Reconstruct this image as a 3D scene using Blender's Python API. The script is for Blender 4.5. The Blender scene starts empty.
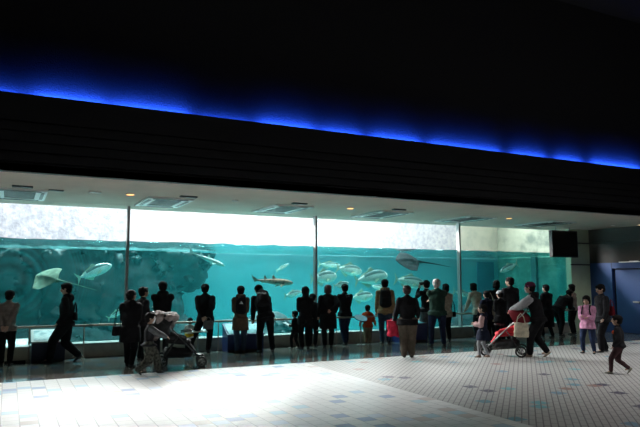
import bpy, bmesh, math, random
from mathutils import Vector, Matrix, Euler, noise
random.seed(7)
S = bpy.context.scene
C = S.collection
R = math.radians

# ------------------------------------------------------------------ camera
F = 615.0
PITCH = math.atan(66.5 / F)
EYE = 1.65
YAW = R(26.76)
FW = Vector((math.sin(YAW)*math.cos(PITCH), math.cos(YAW)*math.cos(PITCH), math.sin(PITCH)))
RT = Vector((math.cos(YAW), -math.sin(YAW), 0))
UP = RT.cross(FW)
EYEP = Vector((0, 0, EYE))
def ray(x, y): return FW + RT*((x-320)/F) + UP*((213.5-y)/F)
def at(x, y, z=0.0):                      # a point of the photo on a level plane
    d = ray(x, y); return EYEP + d*((z-EYE)/d.z)
def aty(x, y, Y):                         # a point of the photo on a plane parallel to the glass
    d = ray(x, y); return EYEP + d*(Y/d.y)
cd = bpy.data.cameras.new('camera'); cam = bpy.data.objects.new('camera', cd); C.objects.link(cam)
cd.sensor_width = 36; cd.lens = F*36/640; cd.clip_end = 200
cam.location = EYEP
cam.rotation_euler = Euler((R(90)+PITCH, 0, -YAW))
S.camera = cam
vs = S.view_settings
vs.view_transform = 'Standard'; vs.look = 'None'; vs.exposure = 0.0; vs.gamma = 1; vs.use_curve_mapping = False
S.cycles.use_denoising = True
S.cycles.max_bounces = 10; S.cycles.transparent_max_bounces = 24; S.cycles.volume_bounces = 1
S.cycles.caustics_reflective = False; S.cycles.caustics_refractive = False
S.cycles.sample_clamp_indirect = 4

# ------------------------------------------------------------------ materials
def newmat(name):
    m = bpy.data.materials.new(name); m.use_nodes = True
    nt = m.node_tree; nt.nodes.clear()
    return m, nt, nt.nodes.new('ShaderNodeOutputMaterial')
def N(nt, t, **kw):
    n = nt.nodes.new(t)
    for k, v in kw.items():
        if k in n.inputs: n.inputs[k].default_value = v
        else: setattr(n, k, v)
    return n
def L(nt, a, b): nt.links.new(a, b)
MATS = {}
def col4(c): return (c[0], c[1], c[2], 1)
def mat(name, color, rough=.6, metal=0, scale=0, vary=.15, bump=0.0, bscale=60, emit=None, spec=.5, trans=0):
    if name in MATS: return MATS[name]
    m, nt, out = newmat(name)
    b = N(nt, 'ShaderNodeBsdfPrincipled'); b.inputs['Roughness'].default_value = rough; b.inputs['Metallic'].default_value = metal
    b.inputs['Specular IOR Level'].default_value = spec
    b.inputs['Base Color'].default_value = col4(color)
    if scale:
        tc = N(nt, 'ShaderNodeTexCoord'); nz = N(nt, 'ShaderNodeTexNoise', Scale=scale, Detail=4.0)
        L(nt, tc.outputs['Object'], nz.inputs['Vector'])
        r = N(nt, 'ShaderNodeValToRGB')
        r.color_ramp.elements[0].position = .35; r.color_ramp.elements[1].position = .65
        r.color_ramp.elements[0].color = col4([c*(1-vary) for c in color]); r.color_ramp.elements[1].color = col4([min(1, c*(1+vary)) for c in color])
        L(nt, nz.outputs['Fac'], r.inputs['Fac']); L(nt, r.outputs['Color'], b.inputs['Base Color'])
    if bump:
        tc = N(nt, 'ShaderNodeTexCoord'); nz = N(nt, 'ShaderNodeTexNoise', Scale=bscale, Detail=3.0)
        bp = N(nt, 'ShaderNodeBump', Strength=bump, Distance=.02)
        L(nt, tc.outputs['Object'], nz.inputs['Vector']); L(nt, nz.outputs['Fac'], bp.inputs['Height']); L(nt, bp.outputs['Normal'], b.inputs['Normal'])
    if emit:
        b.inputs['Emission Color'].default_value = col4(emit[0]); b.inputs['Emission Strength'].default_value = emit[1]
    L(nt, b.outputs[0], out.inputs['Surface'])
    MATS[name] = m
    return m
def cloth(name, c): return mat('cloth_'+name, c, .92, scale=14, vary=.2, bump=.5, bscale=9, spec=.2)

def floor_mat(name, scale, rot, base, accents, share, grout, rough, gsize=.03, accent_scale=None, coat=0, wvar=.06):
    m, nt, out = newmat(name)
    tc = N(nt, 'ShaderNodeTexCoord')
    mp = N(nt, 'ShaderNodeMapping'); mp.inputs['Rotation'].default_value = (0, 0, rot)
    L(nt, tc.outputs['Object'], mp.inputs['Vector'])
    def brick(sz, off, mort, len_=1.0):
        b = N(nt, 'ShaderNodeTexBrick'); b.offset = off
        b.inputs['Scale'].default_value = 1.0; b.inputs['Brick Width'].default_value = sz*len_; b.inputs['Row Height'].default_value = sz
        b.inputs['Mortar Size'].default_value = mort; b.inputs['Mortar Smooth'].default_value = 0.1
        b.inputs['Color1'].default_value = (0, 0, 0, 1); b.inputs['Color2'].default_value = (1, 1, 1, 1); b.inputs['Mortar'].default_value = (0, 0, 0, 1)
        L(nt, mp.outputs[0], b.inputs['Vector']); return b
    fine = brick(scale, .5, gsize, 3.2 if accent_scale else 1.0)
    if accent_scale:
        acc = brick(accent_scale, .0, 0.0)
        for l_ in list(acc.inputs['Vector'].links): nt.links.remove(l_)
        L(nt, tc.outputs['Object'], acc.inputs['Vector'])
    else: acc = fine
    r = N(nt, 'ShaderNodeValToRGB'); r.color_ramp.interpolation = 'CONSTANT'
    e = r.color_ramp.elements
    e[0].position = 0; e[0].color = col4(base)
    e[1].position = .0001; e[1].color = col4(base)
    k = 1 - share
    for i, c in enumerate(accents):
        q = e.new(k + share*i/len(accents)); q.color = col4(c)
    L(nt, acc.outputs['Color'], r.inputs['Fac'])
    nz = N(nt, 'ShaderNodeTexNoise', Scale=1.3, Detail=5.0); L(nt, tc.outputs['Object'], nz.inputs['Vector'])
    mr = N(nt, 'ShaderNodeMapRange'); mr.inputs['To Min'].default_value = 1-wvar; mr.inputs['To Max'].default_value = 1+wvar
    L(nt, nz.outputs['Fac'], mr.inputs['Value'])
    mx = N(nt, 'ShaderNodeMix', data_type='RGBA', blend_type='MULTIPLY'); mx.inputs[0].default_value = 1
    L(nt, r.outputs['Color'], mx.inputs[6]); L(nt, mr.outputs[0], mx.inputs[7])
    mg = N(nt, 'ShaderNodeMix', data_type='RGBA')
    L(nt, fine.outputs['Fac'], mg.inputs[0]); L(nt, mx.outputs[2], mg.inputs[6]); mg.inputs[7].default_value = col4(grout)
    b = N(nt, 'ShaderNodeBsdfPrincipled'); b.inputs['Roughness'].default_value = rough
    b.inputs['Coat Weight'].default_value = coat; b.inputs['Coat Roughness'].default_value = .04
    L(nt, mg.outputs[2], b.inputs['Base Color'])
    bp = N(nt, 'ShaderNodeBump', Strength=.25, Distance=.004); bp.invert = True
    L(nt, fine.outputs['Fac'], bp.inputs['Height']); L(nt, bp.outputs['Normal'], b.inputs['Normal'])
    L(nt, b.outputs[0], out.inputs['Surface'])
    return m

# ------------------------------------------------------------------ mesh helpers
def link(name, bm, m, parent=None, smooth=False, loc=None):
    me = bpy.data.meshes.new(name); bm.to_mesh(me); bm.free()
    if smooth:
        for p in me.polygons: p.use_smooth = True
    for k in (m if isinstance(m, (list, tuple)) else [m]): me.materials.append(k)
    o = bpy.data.objects.new(name, me); C.objects.link(o)
    if parent: o.parent = parent
    if loc is not None: o.location = loc
    return o
def empty(name, loc, rz=0):
    o = bpy.data.objects.new(name, None); C.objects.link(o); o.location = loc; o.rotation_euler = (0, 0, rz); o.empty_display_size = .1
    return o
def tag(o, label=None, cat=None, group=None, kind=None):
    if label: o['label'] = label
    if cat: o['category'] = cat
    if group: o['group'] = group
    if kind: o['kind'] = kind
    return o
def struct(name, bm, m): return tag(link(name, bm, m), kind='structure')
def box(bm, lo, hi, bevel=0, M=None):
    vs_ = [bm.verts.new((x, y, z)) for x in (lo[0], hi[0]) for y in (lo[1], hi[1]) for z in (lo[2], hi[2])]
    fs = [(0, 1, 3, 2), (4, 6, 7, 5), (0, 4, 5, 1), (2, 3, 7, 6), (0, 2, 6, 4), (1, 5, 7, 3)]
    faces = [bm.faces.new([vs_[i] for i in f]) for f in fs]
    if bevel:
        ed = list({e for f in faces for e in f.edges})
        r = bmesh.ops.bevel(bm, geom=ed, offset=bevel, segments=2, affect='EDGES', profile=.5)
        vs_ = list({v for f in r['faces'] for v in f.verts} | {v for v in vs_ if v.is_valid})
    if M is not None: bmesh.ops.transform(bm, matrix=M, verts=[v for v in vs_ if v.is_valid])
    return bm
def B(lo, hi, bevel=0, M=None): return box(bmesh.new(), lo, hi, bevel, M)
def frame_of(d, side=None):
    d = d.normalized()
    if side is None: side = Vector((1, 0, 0)) if abs(d.x) < .9 else Vector((0, 1, 0))
    s = (side - d*side.dot(d)).normalized()
    return s, d.cross(s)
def seg(bm, p0, p1, r0, r1=None, f0=1., f1=None, side=None, n=14, dome=True):
    """tapered limb from p0 to p1 with domed ends; f flattens it across the side axis"""
    p0 = Vector(p0); p1 = Vector(p1); r1 = r0 if r1 is None else r1; f1 = f0 if f1 is None else f1
    d = p1-p0
    if d.length < 1e-6: d = Vector((0, 0, 1e-4))
    s, t = frame_of(d, Vector(side) if side is not None else None); dn = d.normalized()
    rings = []
    st = [(-1, a) for a in (70, 45, 20)] if dome else []
    st += [(0, 0), (1, 0)]
    st += [(2, a) for a in (20, 45, 70)] if dome else []
    for k, a in st:
        if k <= 0: c, r, f = p0, r0, f0
        else: c, r, f = p1, r1, f1
        q = math.cos(R(a)); h = math.sin(R(a))*r*min(1, f)*(-1 if k < 0 else 1)
        if k in (0, 1): h = 0
        rings.append([bm.verts.new(c + dn*h + s*(math.cos(2*math.pi*i/n)*r*q) + t*(math.sin(2*math.pi*i/n)*r*q*f)) for i in range(n)])
    for a, b in zip(rings, rings[1:]):
        for i in range(n): bm.faces.new((a[i], a[(i+1) % n], b[(i+1) % n], b[i]))
    bm.faces.new(list(reversed(rings[0]))); bm.faces.new(rings[-1])
def ell(bm, c, r, M=None, u=14, v=9):
    r_ = bmesh.ops.create_uvsphere(bm, u_segments=u, v_segments=v, radius=1)
    T = Matrix.Translation(Vector(c)) @ Matrix.Diagonal((r[0], r[1], r[2], 1))
    if M is not None: T = M @ T
    bmesh.ops.transform(bm, matrix=T, verts=r_['verts'])
def tube(bm, pts, r, n=8, closed=False):
    pts = [Vector(p) for p in pts]; rings = []; prev = None
    for i, p in enumerate(pts):
        a = pts[i-1] if i or closed else p; b = pts[(i+1) % len(pts)] if i < len(pts)-1 or closed else p
        d = (b-a).normalized()
        s, t = frame_of(d, prev) if prev is not None and abs(prev.dot(d)) < .98 else frame_of(d)
        prev = s
        rr = r[i] if isinstance(r, (list, tuple)) else r
        rings.append([bm.verts.new(p + s*math.cos(2*math.pi*k/n)*rr + t*math.sin(2*math.pi*k/n)*rr) for k in range(n)])
    q = list(zip(rings, rings[1:])) + ([(rings[-1], rings[0])] if closed else [])
    for a, b in q:
        for k in range(n): bm.faces.new((a[k], a[(k+1) % n], b[(k+1) % n], b[k]))
    if not closed: bm.faces.new(list(reversed(rings[0]))); bm.faces.new(rings[-1])
def recalc(bm): bmesh.ops.recalc_face_normals(bm, faces=bm.faces); return bm
def blob(name, bm, voxel, m, parent=None, smooth_it=3, disp=0, dscale=10):
    """union of overlapping shapes into one continuous surface"""
    me = bpy.data.meshes.new(name); bm.to_mesh(me); bm.free()
    tmp = bpy.data.objects.new('tmp', me); C.objects.link(tmp)
    r = tmp.modifiers.new('r', 'REMESH'); r.mode = 'VOXEL'; r.voxel_size = voxel; r.use_smooth_shade = True
    if smooth_it:
        s = tmp.modifiers.new('s', 'SMOOTH'); s.factor = .5; s.iterations = smooth_it
    dg = bpy.context.evaluated_depsgraph_get(); dg.update()
    out = bpy.data.meshes.new_from_object(tmp.evaluated_get(dg))
    bpy.data.objects.remove(tmp); bpy.data.meshes.remove(me)
    if disp:
        nn = [v.normal.copy() for v in out.vertices]
        for v, q in zip(out.vertices, nn):
            v.co += q*(noise.noise(v.co*dscale)*disp)
    out.name = name; out.materials.clear(); out.materials.append(m)
    for p in out.polygons: p.use_smooth = True
    o = bpy.data.objects.new(name, out); C.objects.link(o)
    if parent: o.parent = parent
    return o

# ------------------------------------------------------------------ the place
GY = 14.4       # plane of the tank glass
CZ = 3.32       # soffit ceiling
FY = 10.45      # front of the soffit
WZ = 2.53       # water level
M_black = mat('soffit_black', (.012, .012, .014), .7, bump=.2, bscale=30)
M_ceil = mat('soffit_plaster', (.60, .47, .39), .8, scale=2, vary=.05, bump=.1, bscale=50)
M_green = mat('pale_green_paint', (.5, .62, .45), .7, scale=3, vary=.06, bump=.1)
M_blue = mat('blue_wall_paint', (.02, .055, .19), .5, scale=2, vary=.06)
M_bluedark = mat('blue_shadow_gap', (.008, .012, .03), .7)
M_brown = mat('dark_brown_panel', (.012, .008, .006), .6, scale=4, vary=.2)
M_concrete = mat('parapet_concrete', (.42, .39, .33), .7, scale=6, vary=.12, bump=.2)
M_steel = mat('mullion_steel', (.35, .34, .34), .45, .6)
M_rail = mat('rail_metal', (.42, .33, .28), .4, .7)
M_white = mat('white_plastic', (.75, .75, .74), .5)
M_dark = mat('dark_plastic', (.02, .02, .022), .5)
M_hall = mat('hall_wall_dark', (.03, .03, .035), .9, bump=.5, bscale=12)

WHITE = (.8, .79, .79)
fl_left = floor_mat('white_floor_tile', .2, R(90), WHITE, [(.42, .56, .70), (.48, .66, .74), (.28, .36, .56), (.66, .72, .82), (.6, .52, .5)], .13, (.45, .44, .45), .32, .006)
fl_diag = floor_mat('mosaic_floor_tile', .08, R(-45), (.52, .51, .50), [(.14, .36, .46), (.18, .5, .56), (.07, .06, .12), (.2, .36, .5), (.36, .2, .17)], .055, (.2, .19, .2), .45, .008, accent_scale=.2)
fl_strip = floor_mat('polished_floor_tile', .2, R(90), (.15, .13, .115), [(.1, .2, .25), (.14, .26, .30), (.07, .08, .12)], .17, (.18, .17, .17), .12, .004, coat=.35)  # polished tile; its dark base also carries part of the shade near the tank
X0, X1, YB, HZ = -4.0, 25.0, -4.0, 9.0
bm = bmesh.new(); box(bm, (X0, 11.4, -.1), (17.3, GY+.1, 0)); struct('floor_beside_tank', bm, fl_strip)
bm = bmesh.new(); box(bm, (X0, YB, -.1), (5.4, 11.4, 0)); struct('floor_square_tiles', bm, fl_left)
bm = bmesh.new(); box(bm, (5.4, YB, -.1), (X1, 11.4, 0)); struct('floor_mosaic', bm, fl_diag)

# soffit: ceiling slab, ribbed fascia, cove trough
bm = bmesh.new(); box(bm, (X0, FY, CZ), (X1, GY+.6, CZ+.12)); struct('ceiling', bm, M_ceil)
bm = bmesh.new(); z = CZ; y = FY
prof = [(FY+.12, CZ-.005)]
for i in range(5):
    prof += [(y, z-.005 if i == 0 else z), (y, z+.135)]
    z += .16; y -= .0
    prof += [(y+.05, z-.02), (y+.05, z)]
prof += [(y, z), (FY, 4.55), (FY+.05, 4.55), (FY+.12, 4.5)]
a = [bm.verts.new((X0, p[0], p[1])) for p in prof]; b = [bm.verts.new((X1, p[0], p[1])) for p in prof]
for i in range(len(prof)):
    j = (i+1) % len(prof); bm.faces.new((a[i], a[j], b[j], b[i]))
bm.faces.new(list(reversed(a))); bm.faces.new(b); recalc(bm)
struct('wall_fascia', bm, M_black)
bm = bmesh.new(); box(bm, (X0, FY+.12, 4.2), (X1, FY+.62, 4.26)); struct('trim_cove_shelf', bm, M_black)
m_up = mat('upper_wall_stucco', (.034, .034, .038), .95, scale=30, vary=.12, bump=.9, bscale=45)
bm = bmesh.new(); box(bm, (X0, FY+.62, CZ+.12), (X1, FY+.8, HZ)); struct('wall_upper', bm, m_up)
bm = bmesh.new(); box(bm, (X0, YB, HZ), (X1, FY+.8, HZ+.1)); struct('ceiling_high', bm, M_hall)
bm = bmesh.new(); box(bm, (X0-.2, YB, 0), (X0, GY+.6, HZ)); struct('wall_left', bm, M_hall)
bm = bmesh.new(); box(bm, (X0-.2, YB-.2, -.1), (X1+.2, YB, HZ)); struct('wall_back', bm, M_hall)
# right: blue end wall with a door, brown panel above, green column
XE = 17.3
bm = bmesh.new(); box(bm, (XE, 13.5, 0), (XE+.2, GY+.05, 2.2))
box(bm, (XE, 6, 2.02), (XE+.2, 13.5, 2.2)); box(bm, (XE, 6, 0), (XE+.2, 11.8, 2.02)); struct('wall_right', bm, M_blue)
bm = bmesh.new(); box(bm, (XE+.01, GY-.1, 2.2), (XE+.2, GY-.0, 2.23)); box(bm, (XE+.06, 6, 2.2), (XE+.2, GY+.05, CZ)); struct('wall_right_upper', bm, M_brown)
bm = bmesh.new(); box(bm, (XE+.06, 11.86, 0.01), (XE+.12, 13.41, 1.97)); dr = struct('door_1', bm, M_blue)
bm = bmesh.new(); box(bm, (XE+.12, 11.8, 0), (XE+.14, 13.5, 2.02)); link('shadow_gap', bm, M_bluedark, dr)
bm = bmesh.new(); box(bm, (XE-.0, 12.6, .95), (XE+.06, 12.8, 1.0)); link('door_handle', bm, M_steel, dr)
bm = bmesh.new(); box(bm, (XE-.004, 13.49, 2.02), (XE+.002, 13.51, 2.2)); struct('trim_blue_seam', bm, M_bluedark)
bm = bmesh.new(); box(bm, (XE+.2, 6, 0), (XE+.3, 11, HZ)); box(bm, (XE+.0, YB, -.0), (XE+.3, 6, HZ)); struct('wall_far_right', bm, M_hall)
bm = bmesh.new(); box(bm, (16.42, GY-.08, 0), (XE, GY+.12, CZ)); struct('wall_column', bm, M_green)
bm = bmesh.new(); box(bm, (16.40, GY-.11, 2.13), (XE, GY-.08, 2.17)); struct('trim_column_band', bm, M_dark)
bm = bmesh.new(); tube(bm, [(16.0, GY-.14, 2.86), (XE-.02, GY-.14, 2.86), (XE-.02, 10, 2.86)], .018); tag(link('conduit', bm, M_dark), 'thin dark conduit running across the pale green column beside the monitor', 'pipe')
bm = bmesh.new(); box(bm, (XE-.1, 12.5, 2.2), (XE+.05, 13.15, 2.222)); box(bm, (XE-.08, 12.55, 2.222), (XE+.04, 12.8, 2.24))
tag(link('folded_board', bm, M_white), 'pale folded board lying on top edge of blue wall', 'board')

# tank front: parapet, sill, glass panes, mullions
bm = bmesh.new(); box(bm, (X0, GY-.12, 0), (16.42, GY+.25, .26)); struct('wall_parapet', bm, M_concrete)
bm = bmesh.new(); box(bm, (X0, GY-.15, .26), (16.42, GY+.25, .30), .008); struct('trim_sill', bm, mat('sill_stone', (.28, .3, .28), .6))
m, nt, out = newmat('tank_glass')
lw = N(nt, 'ShaderNodeLayerWeight', Blend=.25); tr = N(nt, 'ShaderNodeBsdfTransparent'); tr.inputs[0].default_value = (.97, .99, .985, 1)
gl = N(nt, 'ShaderNodeBsdfGlossy', Roughness=.02); gl.inputs['Color'].default_value = (.9, .95, .95, 1); mx = N(nt, 'ShaderNodeMixShader')
mm = N(nt, 'ShaderNodeMath', operation='MULTIPLY'); mm.inputs[1].default_value = .25
L(nt, lw.outputs['Fresnel'], mm.inputs[0]); L(nt, mm.outputs[0], mx.inputs[0]); L(nt, tr.outputs[0], mx.inputs[1]); L(nt, gl.outputs[0], mx.inputs[2]); L(nt, mx.outputs[0], out.inputs['Surface'])
M_glass = m
mull = [-2.37, 2.38, 7.13, 11.87, 16.42]
for i in range(len(mull)-1):
    bm = bmesh.new(); box(bm, (mull[i]+.03, GY, .3), (mull[i+1]-.03, GY+.04, CZ)); w = struct('window_%d' % (i+1), bm, M_glass)
bm = bmesh.new(); box(bm, (X0, GY, .3), (mull[0]-.03, GY+.04, CZ)); struct('window_5', bm, M_glass)
for i, x in enumerate(mull[:-1]):
    bm = bmesh.new(); box(bm, (x-.03, GY-.05, .3), (x+.03, GY+.08, CZ), .006); struct('trim_%d' % (i+1), bm, M_steel)

# ------------------------------------------------------------------ the tank
TY, TX = 19.5, 18.1
def tank_mat(name, c1, c2, c3, sc, rough=.8, bump=.6):
    m, nt, out = newmat(name); tc = N(nt, 'ShaderNodeTexCoord'); nz = N(nt, 'ShaderNodeTexNoise', Scale=sc, Detail=6.0, Roughness=.6)
    L(nt, tc.outputs['Object'], nz.inputs['Vector']); r = N(nt, 'ShaderNodeValToRGB'); e = r.color_ramp.elements
    e[0].position = .36; e[0].color = col4(c1); e[1].position = .66; e[1].color = col4(c3); q = e.new(.5); q.color = col4(c2)
    b = N(nt, 'ShaderNodeBsdfPrincipled', Roughness=rough); bp = N(nt, 'ShaderNodeBump', Strength=bump, Distance=.05)
    L(nt, nz.outputs['Fac'], r.inputs['Fac']); L(nt, r.outputs[0], b.inputs['Base Color']); L(nt, nz.outputs['Fac'], bp.inputs['Height']); L(nt, bp.outputs[0], b.inputs['Normal'])
    L(nt, b.outputs[0], out.inputs['Surface']); return m
M_tback = tank_mat('tank_back_paint', (.2, .48, .52), (.23, .53, .57), (.27, .58, .6), .7, bump=.1)
M_tright = tank_mat('tank_side_algae', (.06, .26, .20), (.10, .36, .28), (.18, .48, .38), 2.2, bump=.5)
M_rock = tank_mat('tank_rock', (.03, .05, .055), (.04, .066, .07), (.055, .09, .085), 1.6, bump=1.0)
M_sand = tank_mat('tank_sand', (.25, .5, .45), (.4, .6, .55), (.5, .7, .6), 2)
M_twhite = tank_mat('tank_hall_wall', (.64, .66, .74), (.82, .83, .88), (.95, .95, .95), 9.0, bump=.5)
M_tcream = tank_mat('tank_hall_cream', (.66, .70, .60), (.78, .80, .68), (.84, .84, .72), 1.6, bump=.3)
bm = bmesh.new(); box(bm, (X0, GY+.04, -1.2), (TX, TY+.2, -1.0)); struct('floor_tank', bm, M_sand)
bm = bmesh.new(); box(bm, (X0, TY, -1.0), (TX+.2, TY+.2, WZ+.05)); struct('wall_tank_back', bm, M_tback)
bm = bmesh.new(); box(bm, (TX, GY+.5, -1.0), (TX+.2, TY, WZ+.06)); struct('wall_tank_right', bm, M_tright)
bm = bmesh.new(); box(bm, (X0-.2, GY+.6, -1.2), (X0, TY+.2, HZ)); struct('wall_tank_left', bm, M_twhite)
XC = aty(458, 240, TY).x
bm = bmesh.new(); XL = aty(129, 220, TY).x; box(bm, (XL, TY+.0, WZ+.05), (XC, TY+.25, 8)); struct('wall_tank_hall', bm, M_twhite)
bm = bmesh.new(); box(bm, (X0, TY+.0, WZ+.05), (XL, TY+.25, 8)); struct('wall_tank_hall_left', bm, tank_mat('tank_hall_dim_mottle', (.5, .54, .61), (.68, .72, .78), (.95, .95, .98), 7.0, bump=.5))  # same mottled wall, base darkened to stand in for weaker light here
bm = bmesh.new(); box(bm, (XC, TY+.0, WZ+.05), (TX+.2, TY+.25, 8)); struct('wall_tank_hall_cream', bm, M_tcream)
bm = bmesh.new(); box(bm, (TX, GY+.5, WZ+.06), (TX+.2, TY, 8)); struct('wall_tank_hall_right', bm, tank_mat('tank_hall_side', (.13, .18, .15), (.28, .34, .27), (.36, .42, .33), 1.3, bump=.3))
bm = bmesh.new(); box(bm, (X0, GY+.1, 8), (TX+.2, TY+.25, 8.1)); struct('ceiling_tank_hall', bm, M_hall)
bm = bmesh.new(); box(bm, (X0, GY+.45, CZ+.12), (TX+.2, GY+.6, 8)); struct('wall_over_glass', bm, M_hall)
bm = bmesh.new(); box(bm, (X0, GY+.04, -1.0), (16.42, GY+.3, .2)); struct('wall_tank_front', bm, M_rock)
# opening frame and dark blue recess in the back wall
pa, pb = aty(477, 262, TY-.02), aty(496, 285, TY-.02)
bm = bmesh.new(); box(bm, (pa.x, TY-.04, 1.0), (pb.x-.1, TY, 2.38)); struct('trim_tank_recess', bm, mat('recess_blue', (.03, .15, .24), .8, scale=2))
bm = bmesh.new(); box(bm, (TX-.12, 17.35, -1), (TX, 17.6, WZ)); struct('trim_tank_pier', bm, mat('pier_green', (.04, .2, .2), .8, scale=3))
# water body: absorbs red like sea water
m, nt, out = newmat('sea_water')
tr = N(nt, 'ShaderNodeBsdfTransparent'); L(nt, tr.outputs[0], out.inputs['Surface'])
va = N(nt, 'ShaderNodeVolumeAbsorption', Density=.42); va.inputs['Color'].default_value = (.0, .80, .84, 1)
vsc = N(nt, 'ShaderNodeVolumeScatter', Density=.045); vsc.inputs['Color'].default_value = (.15, .85, .9, 1); ad = N(nt, 'ShaderNodeAddShader')
L(nt, va.outputs[0], ad.inputs[0]); L(nt, vsc.outputs[0], ad.inputs[1]); L(nt, ad.outputs[0], out.inputs['Volume'])
bm = bmesh.new(); box(bm, (X0+.02, GY+.52, -.99), (TX-.01, TY-.01, WZ-.05)); box(bm, (X0+.02, GY+.31, -.99), (16.41, GY+.52, WZ-.05)); box(bm, (X0+.02, GY+.05, .31), (16.41, GY+.31, WZ-.05)); o = tag(link('tank_water', bm, m), kind='stuff')
o['label'] = 'clear teal sea water filling the big tank'; o['category'] = 'water'
# rippling surface seen from below
m, nt, out = newmat('water_surface')
tr = N(nt, 'ShaderNodeBsdfTransparent'); tr.inputs[0].default_value = (.75, .97, .97, 1)
gl = N(nt, 'ShaderNodeBsdfGlossy', Roughness=.06); gl.inputs['Color'].default_value = (.55, .95, .95, 1); mx = N(nt, 'ShaderNodeMixShader'); lw = N(nt, 'ShaderNodeLayerWeight', Blend=.5); mr = N(nt, 'ShaderNodeMapRange'); mr.inputs['From Min'].default_value = .1; mr.inputs['From Max'].default_value = .34; mr.inputs['To Min'].default_value = .05; mr.inputs['To Max'].default_value = .93; L(nt, lw.outputs['Facing'], mr.inputs['Value']); L(nt, mr.outputs[0], mx.inputs[0])
tc = N(nt, 'ShaderNodeTexCoord'); nz = N(nt, 'ShaderNodeTexNoise', Scale=3.5, Detail=4.0); bp = N(nt, 'ShaderNodeBump', Strength=1.0, Distance=.08)
L(nt, tc.outputs['Object'], nz.inputs['Vector']); L(nt, nz.outputs['Fac'], bp.inputs['Height']); L(nt, bp.outputs[0], gl.inputs['Normal'])
L(nt, tr.outputs[0], mx.inputs[1]); L(nt, gl.outputs[0], mx.inputs[2]); L(nt, mx.outputs[0], out.inputs['Surface'])
bm = bmesh.new(); nx, ny = 440, 100
g = [[None]*(ny+1) for _ in range(nx+1)]
for i in range(nx+1):
    for j in range(ny+1):
        x = X0 + (TX-.02-X0)*i/nx; y0 = GY+.045 if x < 16.4 else GY+.51; y = y0 + (TY-.02-y0)*j/ny
        h = .022*noise.noise(Vector((x*2.1, y*3.2, 0))) + .012*noise.noise(Vector((x*5.5, y*8, 3)))
        g[i][j] = bm.verts.new((x, y, WZ+h))
for i in range(nx):
    for j in range(ny): bm.faces.new((g[i][j], g[i+1][j], g[i+1][j+1], g[i][j+1]))
o = tag(link('water_surface', bm, m, smooth=True), 'rippling water surface across the top of the tank', 'water', kind='stuff')

# rock mass on the left: one craggy cliff
def rock(name, pts, vox, lab, sd, amp=.28):
    bm = bmesh.new()
    for c, r in pts: ell(bm, c, r)
    o = blob(name, bm, vox, M_rock, smooth_it=0)
    for v in o.data.vertices:
        n_ = v.co*1.1 + Vector((sd, 0, 0)); k = noise.fractal(n_, .9, 2.2, 5)
        v.co += v.normal*(k*amp)
        if v.co.y > TY-.03: v.co.y = TY-.03
        if v.co.z > WZ-.06: v.co.z = WZ-.06
        if v.co.y < GY+.25: v.co.y = GY+.25
        if v.co.z < -.98: v.co.z = -.98
        if v.co.x < X0+.05: v.co.x = X0+.05
    return tag(o, lab, 'rock')
pts = []
for x, zt in ((-3, 2.3), (-1.5, 2.2), (0, 2.3), (1.5, 2.35), (3.0, 2.4)):
    pts.append(((x, 18.6, .9), (1.7, 1.0, 3.4))); 
pts += [((4.6, 18.6, 2.3), (1.05, .7, 1.0)), ((4.0, 18.5, .9), (.75, .7, .9)), ((3.9, 18.5, -.1), (1.1, .9, 1.0)), ((4.9, 18.4, -.5), (1.0, .8, .6)), ((1.0, 17.6, -.4), (2.2, .9, .8)), ((-2, 17.4, -.3), (1.6, .9, .9))]
rock('rock_cliff', pts, .07, 'dark craggy rock cliff filling the left half of the tank', 0)
rock('rock', [((7.4, 18.3, -.2), (.9, .6, .9)), ((8.2, 18.2, -.5), (.8, .6, .6))], .06, 'low rock with weed beyond the glass in the middle of the tank', 9, .2)
rock('rock', [((15.9, 18.6, -.3), (1.1, .6, 1.0)), ((17.2, 18.4, -.5), (.8, .7, .8))], .06, 'low mossy rock at the right end of the tank', 14, .2)

# ------------------------------------------------------------------ fish
M_fish = tank_mat('fish_silver', (.6, .75, .7), (.75, .85, .8), (.9, .95, .9), 6, .35, .1)
M_fishback = mat('fish_back', (.10, .18, .17), .4, scale=8)
M_fin = mat('fish_fin', (.45, .55, .40), .5)
M_eye = mat('fish_eye', (.01, .01, .01), .2)
M_shark = mat('shark_skin', (.40, .26, .19), .85, spec=.1, scale=12, vary=.5, bump=.1)
def loft(bm, secs, n=14):
    rings = []
    for x, z, hz, hy in secs:
        rings.append([bm.verts.new((x, math.cos(2*math.pi*k/n)*hy, z + math.sin(2*math.pi*k/n)*hz)) for k in range(n)])
    for a, b in zip(rings, rings[1:]):
        for k in range(n): bm.faces.new((a[k], b[k], b[(k+1) % n], a[(k+1) % n]))
    bm.faces.new(rings[0]); bm.faces.new(list(reversed(rings[-1])))
    recalc(bm)
def fin(bm, pts, t=.006):
    a = [bm.verts.new((p[0], p[1]-t, p[2])) for p in pts]; b = [bm.verts.new((p[0], p[1]+t, p[2])) for p in pts]
    bm.faces.new(a); bm.faces.new(list(reversed(b)))
    for i in range(len(pts)):
        j = (i+1) % len(pts); bm.faces.new((a[j], a[i], b[i], b[j]))
    recalc(bm)
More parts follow.
